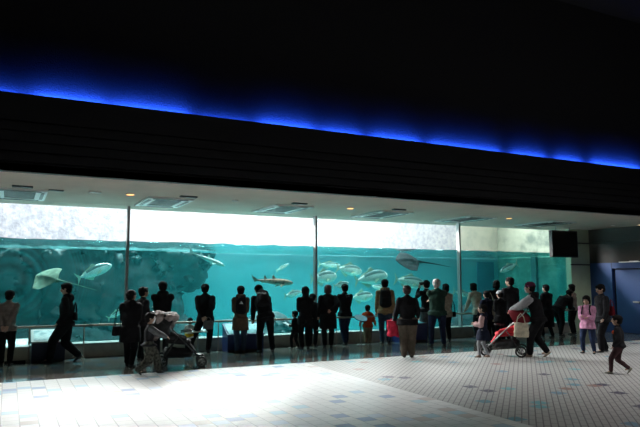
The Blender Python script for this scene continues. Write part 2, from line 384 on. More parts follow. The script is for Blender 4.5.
def fish(x0, y0, x1, y1, Y, label, deep=.34, tilt=0, group=None, kind='fish', yaw=0):
    """snout at photo point (x1,y1), tail tip at (x0,y0), swimming at distance Y"""
    Y += .7; deep *= .86
    a, b = aty(x0, y0, Y), aty(x1, y1, Y); d = b-a; Ln = d.length
    o = empty(kind, (a+b)/2); o.name = kind
    o.rotation_euler = Euler((0, -math.atan2(d.z, abs(d.x)), 0 if d.x > 0 else math.pi)) if d.x > 0 else Euler((0, -math.atan2(d.z, abs(d.x)), math.pi))
    o.rotation_euler.z += R(yaw)
    h = deep/2*Ln; bm = bmesh.new()
    body = [(.5, .0, .02, .012), (.47, .0, .3, .25), (.40, .005, .62, .5), (.28, .01, .9, .72), (.12, .01, 1.0, .8), (-.05, .005, .88, .65), (-.2, 0, .6, .42), (-.32, 0, .3, .2), (-.38, 0, .14, .08), (-.40, 0, .10, .05)]
    loft(bm, [(s[0]*Ln, s[1]*Ln, s[2]*h, s[3]*h*.55) for s in body])
    sk = link('body', bm, [M_fish, M_fishback], o, True)
    for p in sk.data.polygons:
        if p.center.z > h*.45: p.material_index = 1
    bm = bmesh.new(); fin(bm, [(-.38*Ln, 0, .03*Ln), (-.5*Ln, 0, .17*Ln), (-.445*Ln, 0, 0), (-.5*Ln, 0, -.17*Ln), (-.38*Ln, 0, -.03*Ln)]); link('tail_fin', bm, M_fin, o)
    bm = bmesh.new(); fin(bm, [(.14*Ln, 0, h*.9), (.02*Ln, 0, h*1.5), (-.1*Ln, 0, h*1.02), (-.3*Ln, 0, h*.5), (-.28*Ln, 0, h*.25), (0, 0, h*.6)]); link('dorsal_fin', bm, M_fin, o)
    bm = bmesh.new(); fin(bm, [(-.02*Ln, 0, -h*.8), (-.1*Ln, 0, -h*1.35), (-.3*Ln, 0, -h*.5), (-.25*Ln, 0, -h*.25)]); link('anal_fin', bm, M_fin, o)
    for s in (-1, 1):
        bm = bmesh.new(); fin(bm, [(.22*Ln, s*h*.36, -.2*h), (.02*Ln, s*h*.62, -.7*h), (.1*Ln, s*h*.38, -.1*h)]); link('pectoral_fin', bm, M_fin, o)
        bm = bmesh.new(); ell(bm, (.40*Ln, s*h*.22, h*.18), (.018*Ln, .01*Ln, .018*Ln)); link('eye', bm, M_eye, o, True)
    return tag(o, label, 'fish', group)
def shark(x0, y0, x1, y1, Y, label, thin=1.0, m=None):
    m = m or M_shark
    a, b = aty(x0, y0, Y), aty(x1, y1, Y); d = b-a; Ln = d.length
    o = empty('shark', (a+b)/2); o.rotation_euler = Euler((0, -math.atan2(d.z, d.x), 0))
    bm = bmesh.new(); h = .075*Ln*thin
    loft(bm, [(s[0]*Ln, s[1]*Ln, s[2]*h, s[3]*h) for s in [(.5, -.005, .1, .2), (.47, 0, .45, .7), (.40, .0, .75, .95), (.28, .0, 1, 1), (.1, .0, 1, .95), (-.08, .0, .72, .7), (-.22, .0, .45, .4), (-.33, .005, .28, .22), (-.42, .02, .18, .1), (-.5, .045, .05, .02)]])
    link('body', bm, m, o, True)
    for x, hh, w in ((.08, .085, .09), (-.14, .06, .07)):
        bm = bmesh.new(); fin(bm, [(x*Ln, 0, h*.7), ((x-w*.7)*Ln, 0, h*.8+hh*Ln), ((x-w*1.15)*Ln, 0, h*.8+hh*.8*Ln), ((x-w)*Ln, 0, h*.4)]); link('dorsal_fin', bm, m, o)
    bm = bmesh.new(); fin(bm, [(-.36*Ln, 0, .02*Ln), (-.52*Ln, 0, .11*Ln), (-.47*Ln, 0, .02*Ln), (-.44*Ln, 0, -.04*Ln), (-.36*Ln, 0, -.005*Ln)]); link('tail_fin', bm, m, o)
    bm = bmesh.new(); fin(bm, [(-.2*Ln, 0, -h*.3), (-.27*Ln, 0, -h*.3-.035*Ln), (-.28*Ln, 0, -h*.2)]); link('anal_fin', bm, m, o)
    for s in (-1, 1):
        bm = bmesh.new(); fin(bm, [(.3*Ln, s*h*.6, -.4*h), (.14*Ln, s*h*2.3, -1.5*h), (.12*Ln, s*h*1.9, -1.2*h), (.18*Ln, s*h*.7, -.5*h)]); link('pectoral_fin', bm, m, o)
        bm = bmesh.new(); ell(bm, (.45*Ln, s*h*.7, h*.25), (.012*Ln,)*3); link('eye', bm, M_eye, o, True)
    return tag(o, label, 'shark')
Gj = 'silver fish schooling in the middle of the tank'
fish(76, 279, 112, 265, 16.6, 'large silver fish tilting upward beside the left pane edge, right of the ray', .36)
fish(107, 319, 127, 308, 16.0, 'small pale fish low by the rail near the first mullion', .3)
fish(336, 268, 362, 272, 16.3, 'silver fish at the upper left of the school, above the couple', .44, kind='fish')
fish(318, 264, 341, 266, 17.2, 'faint long fish just under the surface right of the second mullion', .28)
fish(310, 279, 337, 276, 16.1, 'large pale fish nearest the second mullion', .5)
fish(333, 286, 349, 283, 15.6, 'small bright fish between the heads of the couple', .34)
fish(354, 281, 388, 275, 16.0, 'bright silver fish in the middle of the school, above the orange jacket child', .42)
fish(350, 298, 373, 296, 16.4, 'greenish fish lowest in the school, left of the tan hoodie man', .46)
fish(394, 279, 425, 285, 15.8, 'silver fish swimming above the black sweater man', .38)
fish(389, 290, 372, 286, 17.6, 'dim fish heading left behind the tan hoodie man', .3)
fish(453, 291, 471, 296, 15.5, 'bright fish at the third mullion left of the beige coat woman', .3)
fish(276, 271, 289, 264, 17.4, 'thin dim fish right above the spotted shark', .24)
fish(284, 296, 302, 292, 15.9, 'bright fish left of the hooded adult', .36)
fish(232, 318, 243, 303, 17.3, 'small fish rising behind the brown coat person', .3)
fish(518, 263, 500, 272, 16.8, 'dim fish diving in the green corner at right of tank', .3)
fish(0, 264, 22, 262, 17.0, 'faint fish near the surface at the far left of tank', .24)
M_sharkpale = mat('shark_pale_skin', (.42, .52, .48), .5, scale=9, vary=.2)
shark(189, 252, 225, 266, 16.6, 'pale grey shark near the surface in front of the rock edge', .8, M_sharkpale)
shark(252, 280, 293, 283, 15.8, 'brown spotted shark with two dorsal fins crossing the middle pane', 1.0)
def manta(p, span, length, yaw, roll, pitch, top, under, label, curl=.25, tail=1.3):
    o = empty('stingray', p); o.rotation_euler = Euler((R(roll), R(pitch), R(yaw)), 'XYZ')
    bm = bmesh.new(); nu, nv = 28, 16; rows = {}
    for sgn in (1, -1):
        for i in range(nu+1):
            u = -1 + 2*i/nu; au = abs(u)
            lead = length*(.5 - .42*au**1.25); trail = length*(-.5 + .36*au**.9)
            if lead < trail: lead = trail
            for j in range(nv+1):
                v = j/nv; x = lead + (trail-lead)*v
                th = .09*length*(1-au**1.6)*math.sin(math.pi*min(1, max(0, v))**.8)*(1-.3*v)
                z = sgn*th*(1 if sgn > 0 else .6) + curl*span*(au**2.2)*(.5 if u > 0 else -.6) + (.05*length*math.exp(-((u/.14)**2))*math.sin(math.pi*v) if sgn > 0 else 0)
                rows[(sgn, i, j)] = bm.verts.new((x, u*span/2, z))
    for sgn in (1, -1):
        for i in range(nu):
            for j in range(nv):
                q = [rows[(sgn, i, j)], rows[(sgn, i+1, j)], rows[(sgn, i+1, j+1)], rows[(sgn, i, j+1)]]
                f = bm.faces.new(q if sgn < 0 else list(reversed(q))); f.material_index = 0 if sgn > 0 else 1
    bmesh.ops.remove_doubles(bm, verts=bm.verts, dist=.0005); recalc(bm)
    link('body', bm, [top, under], o, True)
    bm = bmesh.new(); tube(bm, [(-length*.42, 0, .01), (-length*.7, 0, 0), (-length*(.5+tail*.5), 0, -.03), (-length*(.5+tail), 0, -.09)], [.045*length, .03*length, .018*length, .006*length]); link('tail', bm, top, o, True)
    for s in (-1, 1):
        bm = bmesh.new(); fin(bm, [(-length*.36, s*.02, 0), (-length*.5, s*.12*length, 0), (-length*.56, s*.04*length, 0)], .004); link('pelvic_fin', bm, top, o)
        bm = bmesh.new(); ell(bm, (length*.3, s*.09*length, .10*length), (.011, .011, .011)); link('eye', bm, M_eye, o, True)
    return tag(o, label, 'ray')
M_raytop = mat('ray_back', (.05, .055, .06), .85, spec=.1, scale=5, vary=.3)
M_rayund = mat('ray_belly', (.34, .52, .34), .6, scale=4)
manta(aty(408, 261, 15.6), 1.25, .8, 165, -38, -4, M_raytop, M_rayund, 'dark stingray gliding left near the surface above the elderly man', .16, 1.25)
M_raymid = mat('ray_back_olive', (.20, .30, .22), .8, spec=.1, scale=5, vary=.3)
M_rayund2 = mat('ray_belly_white', (.68, .72, .7), .6, scale=4)
manta(aty(47, 278, 15.6), .85, .62, 140, -50, -10, M_raymid, M_rayund, 'pale stingray banking with raised wing above the man walking left', .28, 1.6)

# ------------------------------------------------------------------ rail and posts
bm = bmesh.new(); tube(bm, [(X0+.1, 13.95, .70), (16.3, 13.95, .70)], .025, 12)
for x in (-2.4, -1.0, .49, 1.48, 2.9, 4.40, 5.45, 7.4, 8.9, 11.0, 12.5, 14.0, 15.5): tube(bm, [(x, 13.95, .0), (x, 13.95, .69)], .016, 8)
hr = None
bm.free()
hr = empty('handrail', (0, 13.95, 0)); tag(hr, 'long low metal handrail with thin posts in front of the tank parapet', 'railing')
bm = bmesh.new(); tube(bm, [(X0+.1, 0, .70), (16.3, 0, .70)], .024, 12); link('rail', bm, M_rail, hr, True)
for x in (-2.4, -1.0, .44, 1.48, 2.9, 4.40, 6.4, 7.5, 9.1, 11.0, 12.5, 14.0, 15.5):
    bm = bmesh.new(); tube(bm, [(x, 0, 0), (x, 0, .69)], .014, 8); tube(bm, [(x, 0, 0), (x, 0, .012)], .04, 10); link('post', bm, M_rail, hr, True)

# ------------------------------------------------------------------ exhibit stands
def panel_mat(name, c1, c2, sc=5):
    return tank_mat(name, c1, c2, tuple(min(1, c*1.25) for c in c2), sc, .25, 0)
M_pan1 = panel_mat('panel_print_teal', (.10, .35, .42), (.25, .55, .60))
M_pan2 = panel_mat('panel_print_pale', (.35, .55, .62), (.7, .82, .85), 7)
def stand(x, y, w, d, zlo, zhi, m, pm, label, frame=M_white):
    o = empty('exhibit_stand', (x, y, 0))
    bm = bmesh.new(); vs_ = [(-w/2, -d/2, 0), (w/2, -d/2, 0), (w/2, d/2, 0), (-w/2, d/2, 0), (-w/2, -d/2, zlo), (w/2, -d/2, zlo), (w/2, d/2, zhi), (-w/2, d/2, zhi)]
    v = [bm.verts.new(p) for p in vs_]
    for f in ((0, 3, 2, 1), (4, 5, 6, 7), (0, 1, 5, 4), (1, 2, 6, 5), (2, 3, 7, 6), (3, 0, 4, 7)): bm.faces.new([v[i] for i in f])
    link('cabinet', bm, m, o)
    bm = bmesh.new(); box(bm, (-w/2, -.001, 0), (w/2, .001, 0)) if False else None
    ang = math.atan2(zhi-zlo, d); ln = math.hypot(d, zhi-zlo)
    T = Matrix.Translation((0, -d/2, zlo)) @ Matrix.Rotation(ang, 4, 'X')
    box(bm, (-w/2-.02, -.02, 0), (w/2+.02, ln+.02, .03), .006, T); link('frame', bm, frame, o)
    bm = bmesh.new(); box(bm, (-w/2+.03, .03, .03), (w/2-.03, ln-.03, .034), 0, T); link('display_panel', bm, pm, o)
    bm = bmesh.new(); box(bm, (-w/2+.03, -d/2+.02, 0), (w/2-.03, -d/2-.004, .05)); link('plinth', bm, M_dark, o)
    return tag(o, label, 'display')
M_navy = mat('stand_navy', (.012, .018, .05), .5); M_bluest = mat('stand_blue', (.012, .03, .13), .4); M_cream = mat('stand_cream', (.5, .47, .38), .6)
stand(.20, 14.05, .44, .3, .30, .42, M_cream, M_pan2, 'cream reading stand with framed pale panel at the far left of the rail')
stand(.80, 13.97, .62, .36, .40, .60, M_navy, M_pan2, 'dark navy display stand with tilted pale blue panel behind walking man')
stand(5.0, 13.94, .88, .40, .38, .60, M_bluest, M_pan1, 'bright blue display stand with tilted teal panel before the person in the brown coat', M_bluest)
stand(9.75, 13.96, .9, .36, .46, .52, M_bluest, M_pan1, 'dark blue display stand behind the man in black sweater', M_navy)
def reader(x, y, z, w, label):
    o = empty('reading_panel', (x, y, 0)); T = Matrix.Translation((0, 0, z)) @ Matrix.Rotation(R(28), 4, 'X')
    bm = bmesh.new(); box(bm, (-w/2, -.13, 0), (w/2, .13, .02), .004, T); link('frame', bm, M_white, o)
    bm = bmesh.new(); box(bm, (-w/2+.02, -.11, .02), (w/2-.02, .11, .024), 0, T); link('display_panel', bm, M_pan2, o)
    bm = bmesh.new(); tube(bm, [(0, .04, 0), (0, .04, z+.01)], .02); link('post', bm, M_steel, o)
    return tag(o, label, 'sign')
reader(3.95, 14.02, .52, .42, 'small white framed reading panel between toddler and woman with legs apart')
reader(7.15, 14.05, .45, .42, 'small pale reading panel at the rail right of the hooded adult')
o = empty('pedestal_sign', (8.12, 13.78, 0)); tag(o, 'small round light blue plaque on a thin steel post by orange jacket child', 'sign')
bm = bmesh.new(); T = Matrix.Translation((0, 0, .68)) @ Matrix.Rotation(R(25), 4, 'X'); r_ = bmesh.ops.create_cone(bm, cap_ends=True, segments=28, radius1=.17, radius2=.17, depth=.025); bmesh.ops.transform(bm, matrix=T, verts=r_['verts']); link('plaque', bm, mat('plaque_blue', (.06, .22, .32), .4), o)
bm = bmesh.new(); tube(bm, [(0, 0, 0), (0, 0, .67)], .02); link('post', bm, M_steel, o)
bm = bmesh.new(); tube(bm, [(0, 0, 0), (0, 0, .015)], .11, 20); link('base', bm, M_steel, o)

# ------------------------------------------------------------------ ceiling fittings
def cassette():
    o = empty('ceiling_air_conditioner', (0, 0, CZ)); 
    bm = bmesh.new()
    for lo, hi in (((-.47, -.75, -.035), (.47, -.55, 0)), ((-.47, .55, -.035), (.47, .75, 0)), ((-.47, -.55, -.035), (-.27, .55, 0)), ((.27, -.55, -.035), (.47, .55, 0))): box(bm, lo, hi)
    link('frame', bm, M_white, o)
    bm = bmesh.new()
    for k in range(16): box(bm, (-.27, -.54+k*.068, -.03), (.27, -.505+k*.068, -.012))
    link('grille', bm, M_black, o)
    bm = bmesh.new(); box(bm, (-.27, -.55, -.008), (.27, .55, 0)); link('recess', bm, M_dark, o)
    for s in (-1, 1):
        bm = bmesh.new(); box(bm, (-.36, s*.67-.03, -.045), (.36, s*.67+.03, -.034)); link('air_outlet', bm, M_dark, o)
        bm = bmesh.new(); box(bm, (s*.39-.03, -.48, -.045), (s*.39+.03, .48, -.034)); link('air_outlet', bm, M_dark, o)
    return o
acs = ['leftmost white ceiling cassette unit, cut by the photo edge', 'white ceiling cassette unit just right of the first mullion', 'bright ceiling cassette unit left of the second mullion', 'ceiling cassette unit above the black sweater man', 'dark ceiling cassette unit at the third mullion', 'ceiling cassette unit nearest the hanging monitor']
def copy_tree(o, parent=None):
    c = o.copy(); C.objects.link(c)
    if parent: c.parent = parent
    for ch in list(o.children): copy_tree(ch, c)
    return c
proto = cassette()
for i, x in enumerate((.12, 2.9, 5.65, 8.4, 11.1, 14.1)):
    o = proto if i == 0 else copy_tree(proto)
    o.location = (x, 13.2, CZ); tag(o, acs[i], 'air conditioner', 'ceiling cassette units along the soffit')
M_glow = mat('lamp_warm', (1, .6, .3), .5, emit=((1, .42, .12), 3.0))
M_glow2 = mat('lamp_warm_white', (1, .8, .6), .5, emit=((1, .75, .45), 2.5))
def downlight(x, y, label, m, r=.075):
    o = empty('downlight', (x, y, CZ))
    bm = bmesh.new(); tube(bm, [(math.cos(t*math.pi/12)*r, math.sin(t*math.pi/12)*r, -.004) for t in range(24)], .012, 6, True); link('ring', bm, M_steel, o, True)
    bm = bmesh.new(); bmesh.ops.create_cone(bm, cap_ends=True, segments=24, radius1=r, radius2=r, depth=.03); link('lamp', bm, m, o)
    tag(o, label, 'ceiling light', 'small downlights in the soffit')
downlight(2.05, 12.3, 'small amber downlight left of the first mullion top', M_glow)
downlight(7.04, 12.4, 'small amber downlight right of the second mullion top', M_glow)
downlight(12.04, 12.5, 'small amber downlight right of the third mullion top', M_glow)
downlight(16.41, 12.68, 'dim round downlight over the green column, left of the brightest', mat('lamp_dim', (.9, .85, .75), .5, emit=((1, .9, .75), .35)), .07)
downlight(17.0, 12.2, 'warm lit downlight at the far right of the soffit', M_glow2, .07)
def hatch(x, y, m, label, w=.16):
    bm = bmesh.new(); box(bm, (-w, -.05, -.02), (w, .05, 0), .004); o = link('ceiling_vent', bm, m, None, loc=(x, y, CZ)); tag(o, label, 'vent', 'small slots in the soffit')
hatch(.72, 12.37, M_dark, 'black slot vent in the soffit right of the leftmost cassette', .13)
hatch(1.40, 12.32, M_white, 'white slot vent in the soffit left of the amber downlight', .11)
hatch(4.2, 12.3, M_white, 'tiny white slot in the soffit between second and third cassette', .05)
for x, l in ((.15, 'left edge'), (3.15, 'first mullion side'), (5.6, 'second mullion side'), (8.2, 'middle')):
    bm = bmesh.new(); box(bm, (-.17, -.06, -.03), (.17, .06, 0), .004); o = link('ceiling_hatch', bm, M_dark, None, loc=(x, 12.1, CZ)); tag(o, {.15: 'dark hatch beside the leftmost cassette unit', 3.15: 'dark hatch in front of the cassette unit right of first mullion', 5.6: 'dark hatch in front of the cassette unit left of second mullion', 8.2: 'dark hatch in front of the cassette above the black sweater man'}[x], 'hatch')
# hanging monitor
o = empty('monitor', (15.62, 13.85, 2.36)); tag(o, 'black monitor box hanging from the soffit before the green column', 'monitor')
bm = bmesh.new(); box(bm, (-.56, -.04, 0), (.56, .1, .84), .01); link('casing', bm, mat('monitor_black', (.006, .006, .007), .5), o)
bm = bmesh.new(); box(bm, (-.53, -.045, .04), (.53, -.039, .80)); link('screen', bm, mat('screen_black', (.004, .004, .005), .25), o)
for s in (-1, 1):
    bm = bmesh.new(); tube(bm, [(s*.3, .05, .84), (s*.3, .05, CZ-2.36)], .02); link('hanger', bm, M_steel, o)
bm = bmesh.new(); box(bm, (16.2-15.62-.55, 0, 0), (.03, .1, .01)) ; bm.free()

# ------------------------------------------------------------------ people
M_skin = mat('skin', (.50, .31, .23), .55, scale=20, vary=.05)
M_hairb = mat('hair_black', (.008, .007, .007), .8, spec=.15, bump=.6, bscale=80)
M_hairg = mat('hair_grey', (.32, .31, .30), .6, bump=.6, bscale=80)
M_hairr = mat('hair_red_brown', (.06, .015, .015), .5, bump=.6, bscale=80)
M_sole = mat('eye_white', (.7, .68, .66), .3)
def V(*a): return Vector(a)
def ik(a, b, l1, l2, pole):
    d = b-a; D = d.length
    if D > (l1+l2)*.995: b = a + d*((l1+l2)*.995/D); d = b-a; D = d.length
    k = (l1*l1 - l2*l2 + D*D)/(2*D); h = math.sqrt(max(0, l1*l1-k*k)); u = d/D
    p = pole - u*pole.dot(u)
    if p.length < 1e-5: p = Vector((0, 1, 0))
    return a + u*k + p.normalized()*h, b
HANDS = {'rail': ((-.10, .20, .44), (.10, .20, .44)), 'down': ((-.17, .02, .46), (.17, .02, .46)),
         'behind': ((-.03, -.13, .52), (.04, -.13, .53)), 'chest': ((-.05, .15, .63), (.05, .15, .65)),
         'push': ((-.09, .27, .60), (.09, .27, .60)), 'photo': ((-.07, .17, .86), (.05, .17, .87)),
         'folded': ((.07, .12, .64), (-.07, .12, .66)), 'pockets': ((-.13, .06, .49), (.13, .06, .49)),
         'swing': ((-.15, .14, .49), (.16, -.12, .48)), 'phone': ((-.03, .17, .74), (.05, .15, .68))}
FEET = {'stand': ((-.05, 0, 0, 0), (.05, 0, 0, 0)), 'wide': ((-.09, .0, 0, 0), (.09, 0, 0, 0)),
        'stride': ((-.045, .16, 0, 0), (.045, -.16, .035, -35)), 'stride2': ((-.045, -.15, .03, -30), (.045, .15, 0, 0)),
        'step': ((-.05, .07, 0, 0), (.05, -.07, .0, 0)), 'cross': ((-.01, .0, 0, 0), (.06, .12, .015, -20)),
        'apart': ((-.16, .05, 0, 0), (.05, -.04, 0, 0))}
def person(px, py, ptop, face, label, top, bottom, h=None, hair='short', haircol=None, hem=.47, hands='rail', feet='stand', lean=0, side=0,
           head=(0, 0), k=1., bulk=1.08, puff=.016, legw=1., shoe=(.02, .02, .022), hood=None, mask=None, sleeves=None, skirt=None, hat=None, slvlen=1.0, drop=0, shirt=None, bow=0, group=None):
    pos = at(px, py); az = math.atan2(pos.x, pos.y)
    if h is None:
        q = ray(px, ptop); t = math.hypot(pos.x, pos.y)/math.hypot(q.x, q.y); h = EYE + q.z*t
        if lean or feet not in ('stand', 'wide', 'step', 'cross'): h /= (1-.35*(1-math.cos(R(lean)))-.012)
    rz = R(face) - az
    H = h
    if k == 1.: k = 1.0 if H > 1.45 else 1 + (1.45-H)*.55      # children have larger heads
    hh = .143*k                                                # head height, share of stature
    neck_top = 1 - hh
    bs = (neck_top-.03)/.838                                    # body proportions below the head
    M = {}
    f = FEET[feet] if isinstance(feet, str) else feet
    hd = HANDS[hands] if isinstance(hands, str) else hands
    reach = max(abs(f[0][1]-f[1][1]), abs(f[0][0]-f[1][0])*.8)
    hipz = .505*bs - reach*.13 - drop
    pc = V(side*.002, (f[0][1]+f[1][1])/2 - math.sin(R(lean))*.06, hipz+.02)
    ln, sd = R(lean), R(side)
    u = V(math.sin(sd), math.sin(ln), math.cos(ln)*math.cos(sd)).normalized()
    ln2 = R(lean+bow); u2 = V(math.sin(sd), math.sin(ln2), math.cos(ln2)).normalized()
    r = V(1, 0, 0); fw = r.cross(u) * -1
    fw = u.cross(r)                                             # forward of the trunk
    w = bulk
    P = {'pc': pc, 'waist': pc+u*.09*bs, 'chest': pc+u*.14*bs+u2*.06*bs}
    P['sh'] = P['chest']+u2*.085*bs; P['neck'] = P['chest']+u2*.13*bs
    fwd2 = u2.cross(r)
    if fwd2.y < 0 and lean+bow < 89: fwd2 = -fwd2
    for s, n_ in ((-1, 'L'), (1, 'R')):
        P['hip'+n_] = pc + r*(s*.052*w) - u*.02
        P['sho'+n_] = P['sh'] + r*(s*.094*bs*w) - u2*.008
        i = 0 if s < 0 else 1
        a = f[i]; ank = V(a[0]*1.0, a[1], .042+a[2])
        P['kn'+n_], P['an'+n_] = ik(P['hip'+n_], ank, .235*bs, .225*bs, V(s*.08, 1, .1))
        t = hd[i]; tgt = V(t[0], t[1]+pc.y, t[2]*bs)
        if hands in ('rail', 'down', 'pockets', 'push', 'chest', 'folded', 'phone', 'photo'): tgt.y += (P['sh']-pc).y*.8
        P['el'+n_], P['wr'+n_] = ik(P['sho'+n_], tgt, .165*bs, .14*bs, V(s*.22, -.7, -.6))
    hc = P['neck'] + (u2*.6+V(0, .02, .4)).normalized()*(.010+hh*.5) + V(0, .012, 0)
    if lean+bow > 35: hc = P['neck'] + (u2+V(0, .1, .1)).normalized()*(.03+hh*.5)
    HM = Matrix.Translation(hc*H) @ Euler((R(head[1]), R(side*.4), R(head[0])), 'XYZ').to_matrix().to_4x4() @ Matrix.Scale(hh*H, 4)
    def sc(v): return v*H
    # -- body, one continuous surface
    bm = bmesh.new(); G = lambda a, b, r0, r1, f0=1, f1=None, sd_=None: seg(bm, sc(a), sc(b), r0*H, r1*H, f0, f1, sd_)
    G(P['pc']-u*.015, P['waist'], .078*w, .066*w, .75, .75, r); G(P['waist'], P['chest'], .066*w, .082*w, .75, .7, r); G(P['chest'], P['sh'], .082*w, .07*w, .7, .6, r)
    G(P['shoL'], P['shoR'], .034, .034); G(P['sh'], P['neck'], .05, .034, .8, 1, r); G(P['neck'], hc-u2*hh*.15, .03, .03)
    for n_, s in (('L', -1), ('R', 1)):
        G(P['sho'+n_], P['el'+n_], .029, .022); G(P['el'+n_], P['wr'+n_], .023, .0145)
        G(P['hip'+n_], P['kn'+n_], .052*w, .033); G(P['kn'+n_], P['an'+n_], .034, .019)
        G(P['an'+n_], P['an'+n_]+V(s*.01, .06, -.028), .02, .014)
        d = (P['wr'+n_]-P['el'+n_]).normalized()
        across = r - d*r.dot(d)
        across = across.normalized() if across.length > .3 else V(0, 1, 0)
        nrm = d.cross(across)*s
        if nrm.dot(V(-s, .3, -.2)) < 0: nrm = -nrm
        kb = P['wr'+n_] + d*.050
        G(P['wr'+n_], kb, .014, .021, .8, .45, across)
        for q, (o_, l_) in enumerate(((-.0155, .036), (-.005, .042), (.0055, .039), (.0155, .030))):
            b0 = kb - d*.004 + across*o_*s; b1 = b0 + (d+nrm*.35).normalized()*l_*.5; b2 = b1 + (d*.6+nrm*.8).normalized()*l_*.5
            G(b0, b1, .0052, .0048); G(b1, b2, .0048, .004)
        t0 = P['wr'+n_] + d*.014 - across*.012*s; t1 = t0 + (d*.6-across*.8*s+nrm*.2).normalized()*.024; t2 = t1 + (d+nrm*.4).normalized()*.02
        G(t0, t1, .0075, .0062); G(t1, t2, .006, .005)
    for c_, r_ in (((0, -.06, .12), (.35, .43, .38)), ((0, .08, -.14), (.29, .32, .34)), ((0, .22, -.37), (.13, .13, .1)), ((0, .33, .13), (.24, .09, .06)),
                   ((.36, -.02, -.02), (.04, .1, .14)), ((-.36, -.02, -.02), (.04, .1, .14)), ((0, .37, -.25), (.11, .05, .035)), ((.16, .24, -.1), (.12, .12, .12)), ((-.16, .24, -.1), (.12, .12, .12))):
        ell(bm, c_, r_, HM)
    a0, a1 = HM @ V(0, .38, .07), HM @ V(0, .46, -.09); seg(bm, a0, a1, .04*hh*H, .075*hh*H, n=10)
    body = blob('person', bm, max(.0075, .0055*H), M_skin, smooth_it=2)
    body.location = (pos.x, pos.y, 0); body.rotation_euler = (0, 0, rz)
    tag(body, label, 'person', group)
    # -- eyes
    for s in (-1, 1):
        bm = bmesh.new(); ell(bm, (s*.145, .372, .03), (.062, .04, .034), HM, 10, 6); link('eye', bm, M_sole, body, True)
        bm = bmesh.new(); ell(bm, (s*.145, .398, .03), (.028, .022, .028), HM, 8, 6); link('pupil', bm, M_eye, body, True)
    # -- hair / hat
    hm = haircol or M_hairb
    bm = bmesh.new()
    if hair != 'none':
        ell(bm, (0, -.09, .17), (.43, .47, .38), HM); ell(bm, (0, -.2, -.08), (.37, .31, .33), HM)
        if hair == 'short': ell(bm, (0, .22, .36), (.26, .18, .12), HM)
        if hair in ('bob', 'long'):
            ell(bm, (.33, -.06, -.12), (.1, .24, .36), HM); ell(bm, (-.33, -.06, -.12), (.1, .24, .36), HM); ell(bm, (0, -.28, -.25), (.36, .22, .3), HM); ell(bm, (0, .2, .36), (.3, .2, .13), HM)
        if hair == 'long': ell(bm, (0, -.34, -.62), (.34, .16, .5), HM)
        if hair == 'bun': ell(bm, (0, -.52, .12), (.19, .19, .19), HM)
        if hair == 'ponytail':
            seg(bm, HM @ V(0, -.5, .2), HM @ V(0, -.6, -.5), .13*hh*H, .06*hh*H)
        blob('hair', bm, .010, hm, body, 1, .004, 60)
    else: bm.free()
    if hat:
        bm = bmesh.new(); ell(bm, (0, -.06, .22), (.44, .50, .36), HM); seg(bm, HM @ V(0, -.05, .14), HM @ V(0, -.05, .2), .46*hh*H, .46*hh*H, 1.05, 1.05, n=18, dome=False)
        blob('hat', bm, .012, hat, body, 2)
    # -- top
    T = sleeves or top; pf = puff
    bm = bmesh.new(); G = lambda a, b, r0, r1, f0=1, f1=None, sd_=None: seg(bm, sc(a), sc(b), r0*H, r1*H, f0, f1, sd_, n=18)
    hz = hem*bs; fl = .012 if hem > .4 else .03
    low = V(P['pc'].x, P['pc'].y*.9 + (f[0][1]+f[1][1])/2*.1, hz)
    if lean+bow > 35: low = P['pc'] - u*.05
    hr_ = max(.086*w+pf+fl*.6, .062*w+.06*w*max(1, legw*.95))
    seg(bm, sc(low), sc(P['pc']+u*.015), hr_*H, max(.082*w+pf, hr_*.93)*H, .82, .80, r, 20, dome=False)
    G(P['pc'], P['waist'], .080*w+pf, .074*w+pf, .78, .78, r); G(P['waist'], P['chest'], .074*w+pf, .086*w+pf, .78, .74, r); G(P['chest'], P['sh'], .086*w+pf, .072*w+pf*.6, .74, .62, r)
    G(P['shoL']-V(0, 0, .006), P['shoR']-V(0, 0, .006), .037+pf*.4, .037+pf*.4); G(P['sh'], P['neck']-u2*.008, .052+pf*.3, .038+pf*.2, .85, 1, r)
    for n_ in 'LR':
        we = P['el'+n_].lerp(P['wr'+n_], .93)
        G(P['sho'+n_], P['el'+n_], .034+pf*.55, .030+pf*.55); G(P['el'+n_], we, .030+pf*.5, .022+pf*.3)
    if hood is not None and hood != 'up':
        seg(bm, sc(P['neck']+V(-.045, -.03, .0)), sc(P['neck']+V(.045, -.03, .0)), .032*H, .032*H); ell(bm, sc(P['neck']-fwd2*.055-u2*.03), (.058*H, .034*H, .05*H))
    if hood == 'up': ell(bm, (0, -.1, .06), (.47, .5, .52), HM); ell(bm, (0, -.12, -.42), (.4, .4, .3), HM)
    jn = 'coat' if hem < .42 else 'jacket'
    jk = blob(jn, bm, .013, top, body, 3, .009, 13)
    if hood == 'up':
        # open the hood over the face
        Mi = HM.inverted(); b_ = bmesh.new(); b_.from_mesh(jk.data)
        kill = [v for v in b_.verts if (lambda q: q.y > .22 and abs(q.x) < .31 and -.5 < q.z < .38)(Mi @ v.co)]
        bmesh.ops.delete(b_, geom=kill, context='VERTS'); b_.to_mesh(jk.data); b_.free()
    if sleeves:
        for n_ in 'LR':
            bm = bmesh.new(); we = P['el'+n_].lerp(P['wr'+n_], .94)
            seg(bm, sc(P['sho'+n_].lerp(P['el'+n_], .12)), sc(P['el'+n_]), (.043+pf*.6)*H, (.040+pf*.6)*H); seg(bm, sc(P['el'+n_]), sc(we), (.040+pf*.6)*H, (.031+pf*.4)*H)
            blob('sleeve', bm, .013, sleeves, body, 2, .006, 14)
    if skirt:
        bm = bmesh.new(); seg(bm, sc(V(pc.x, pc.y, skirt[1]*bs)), sc(P['pc']+u*.02), (.15*w)*H, (.105*w)*H, .92, .88, r, 24, dome=False); blob('skirt', bm, .013, skirt[0], body, 2, .01, 10)
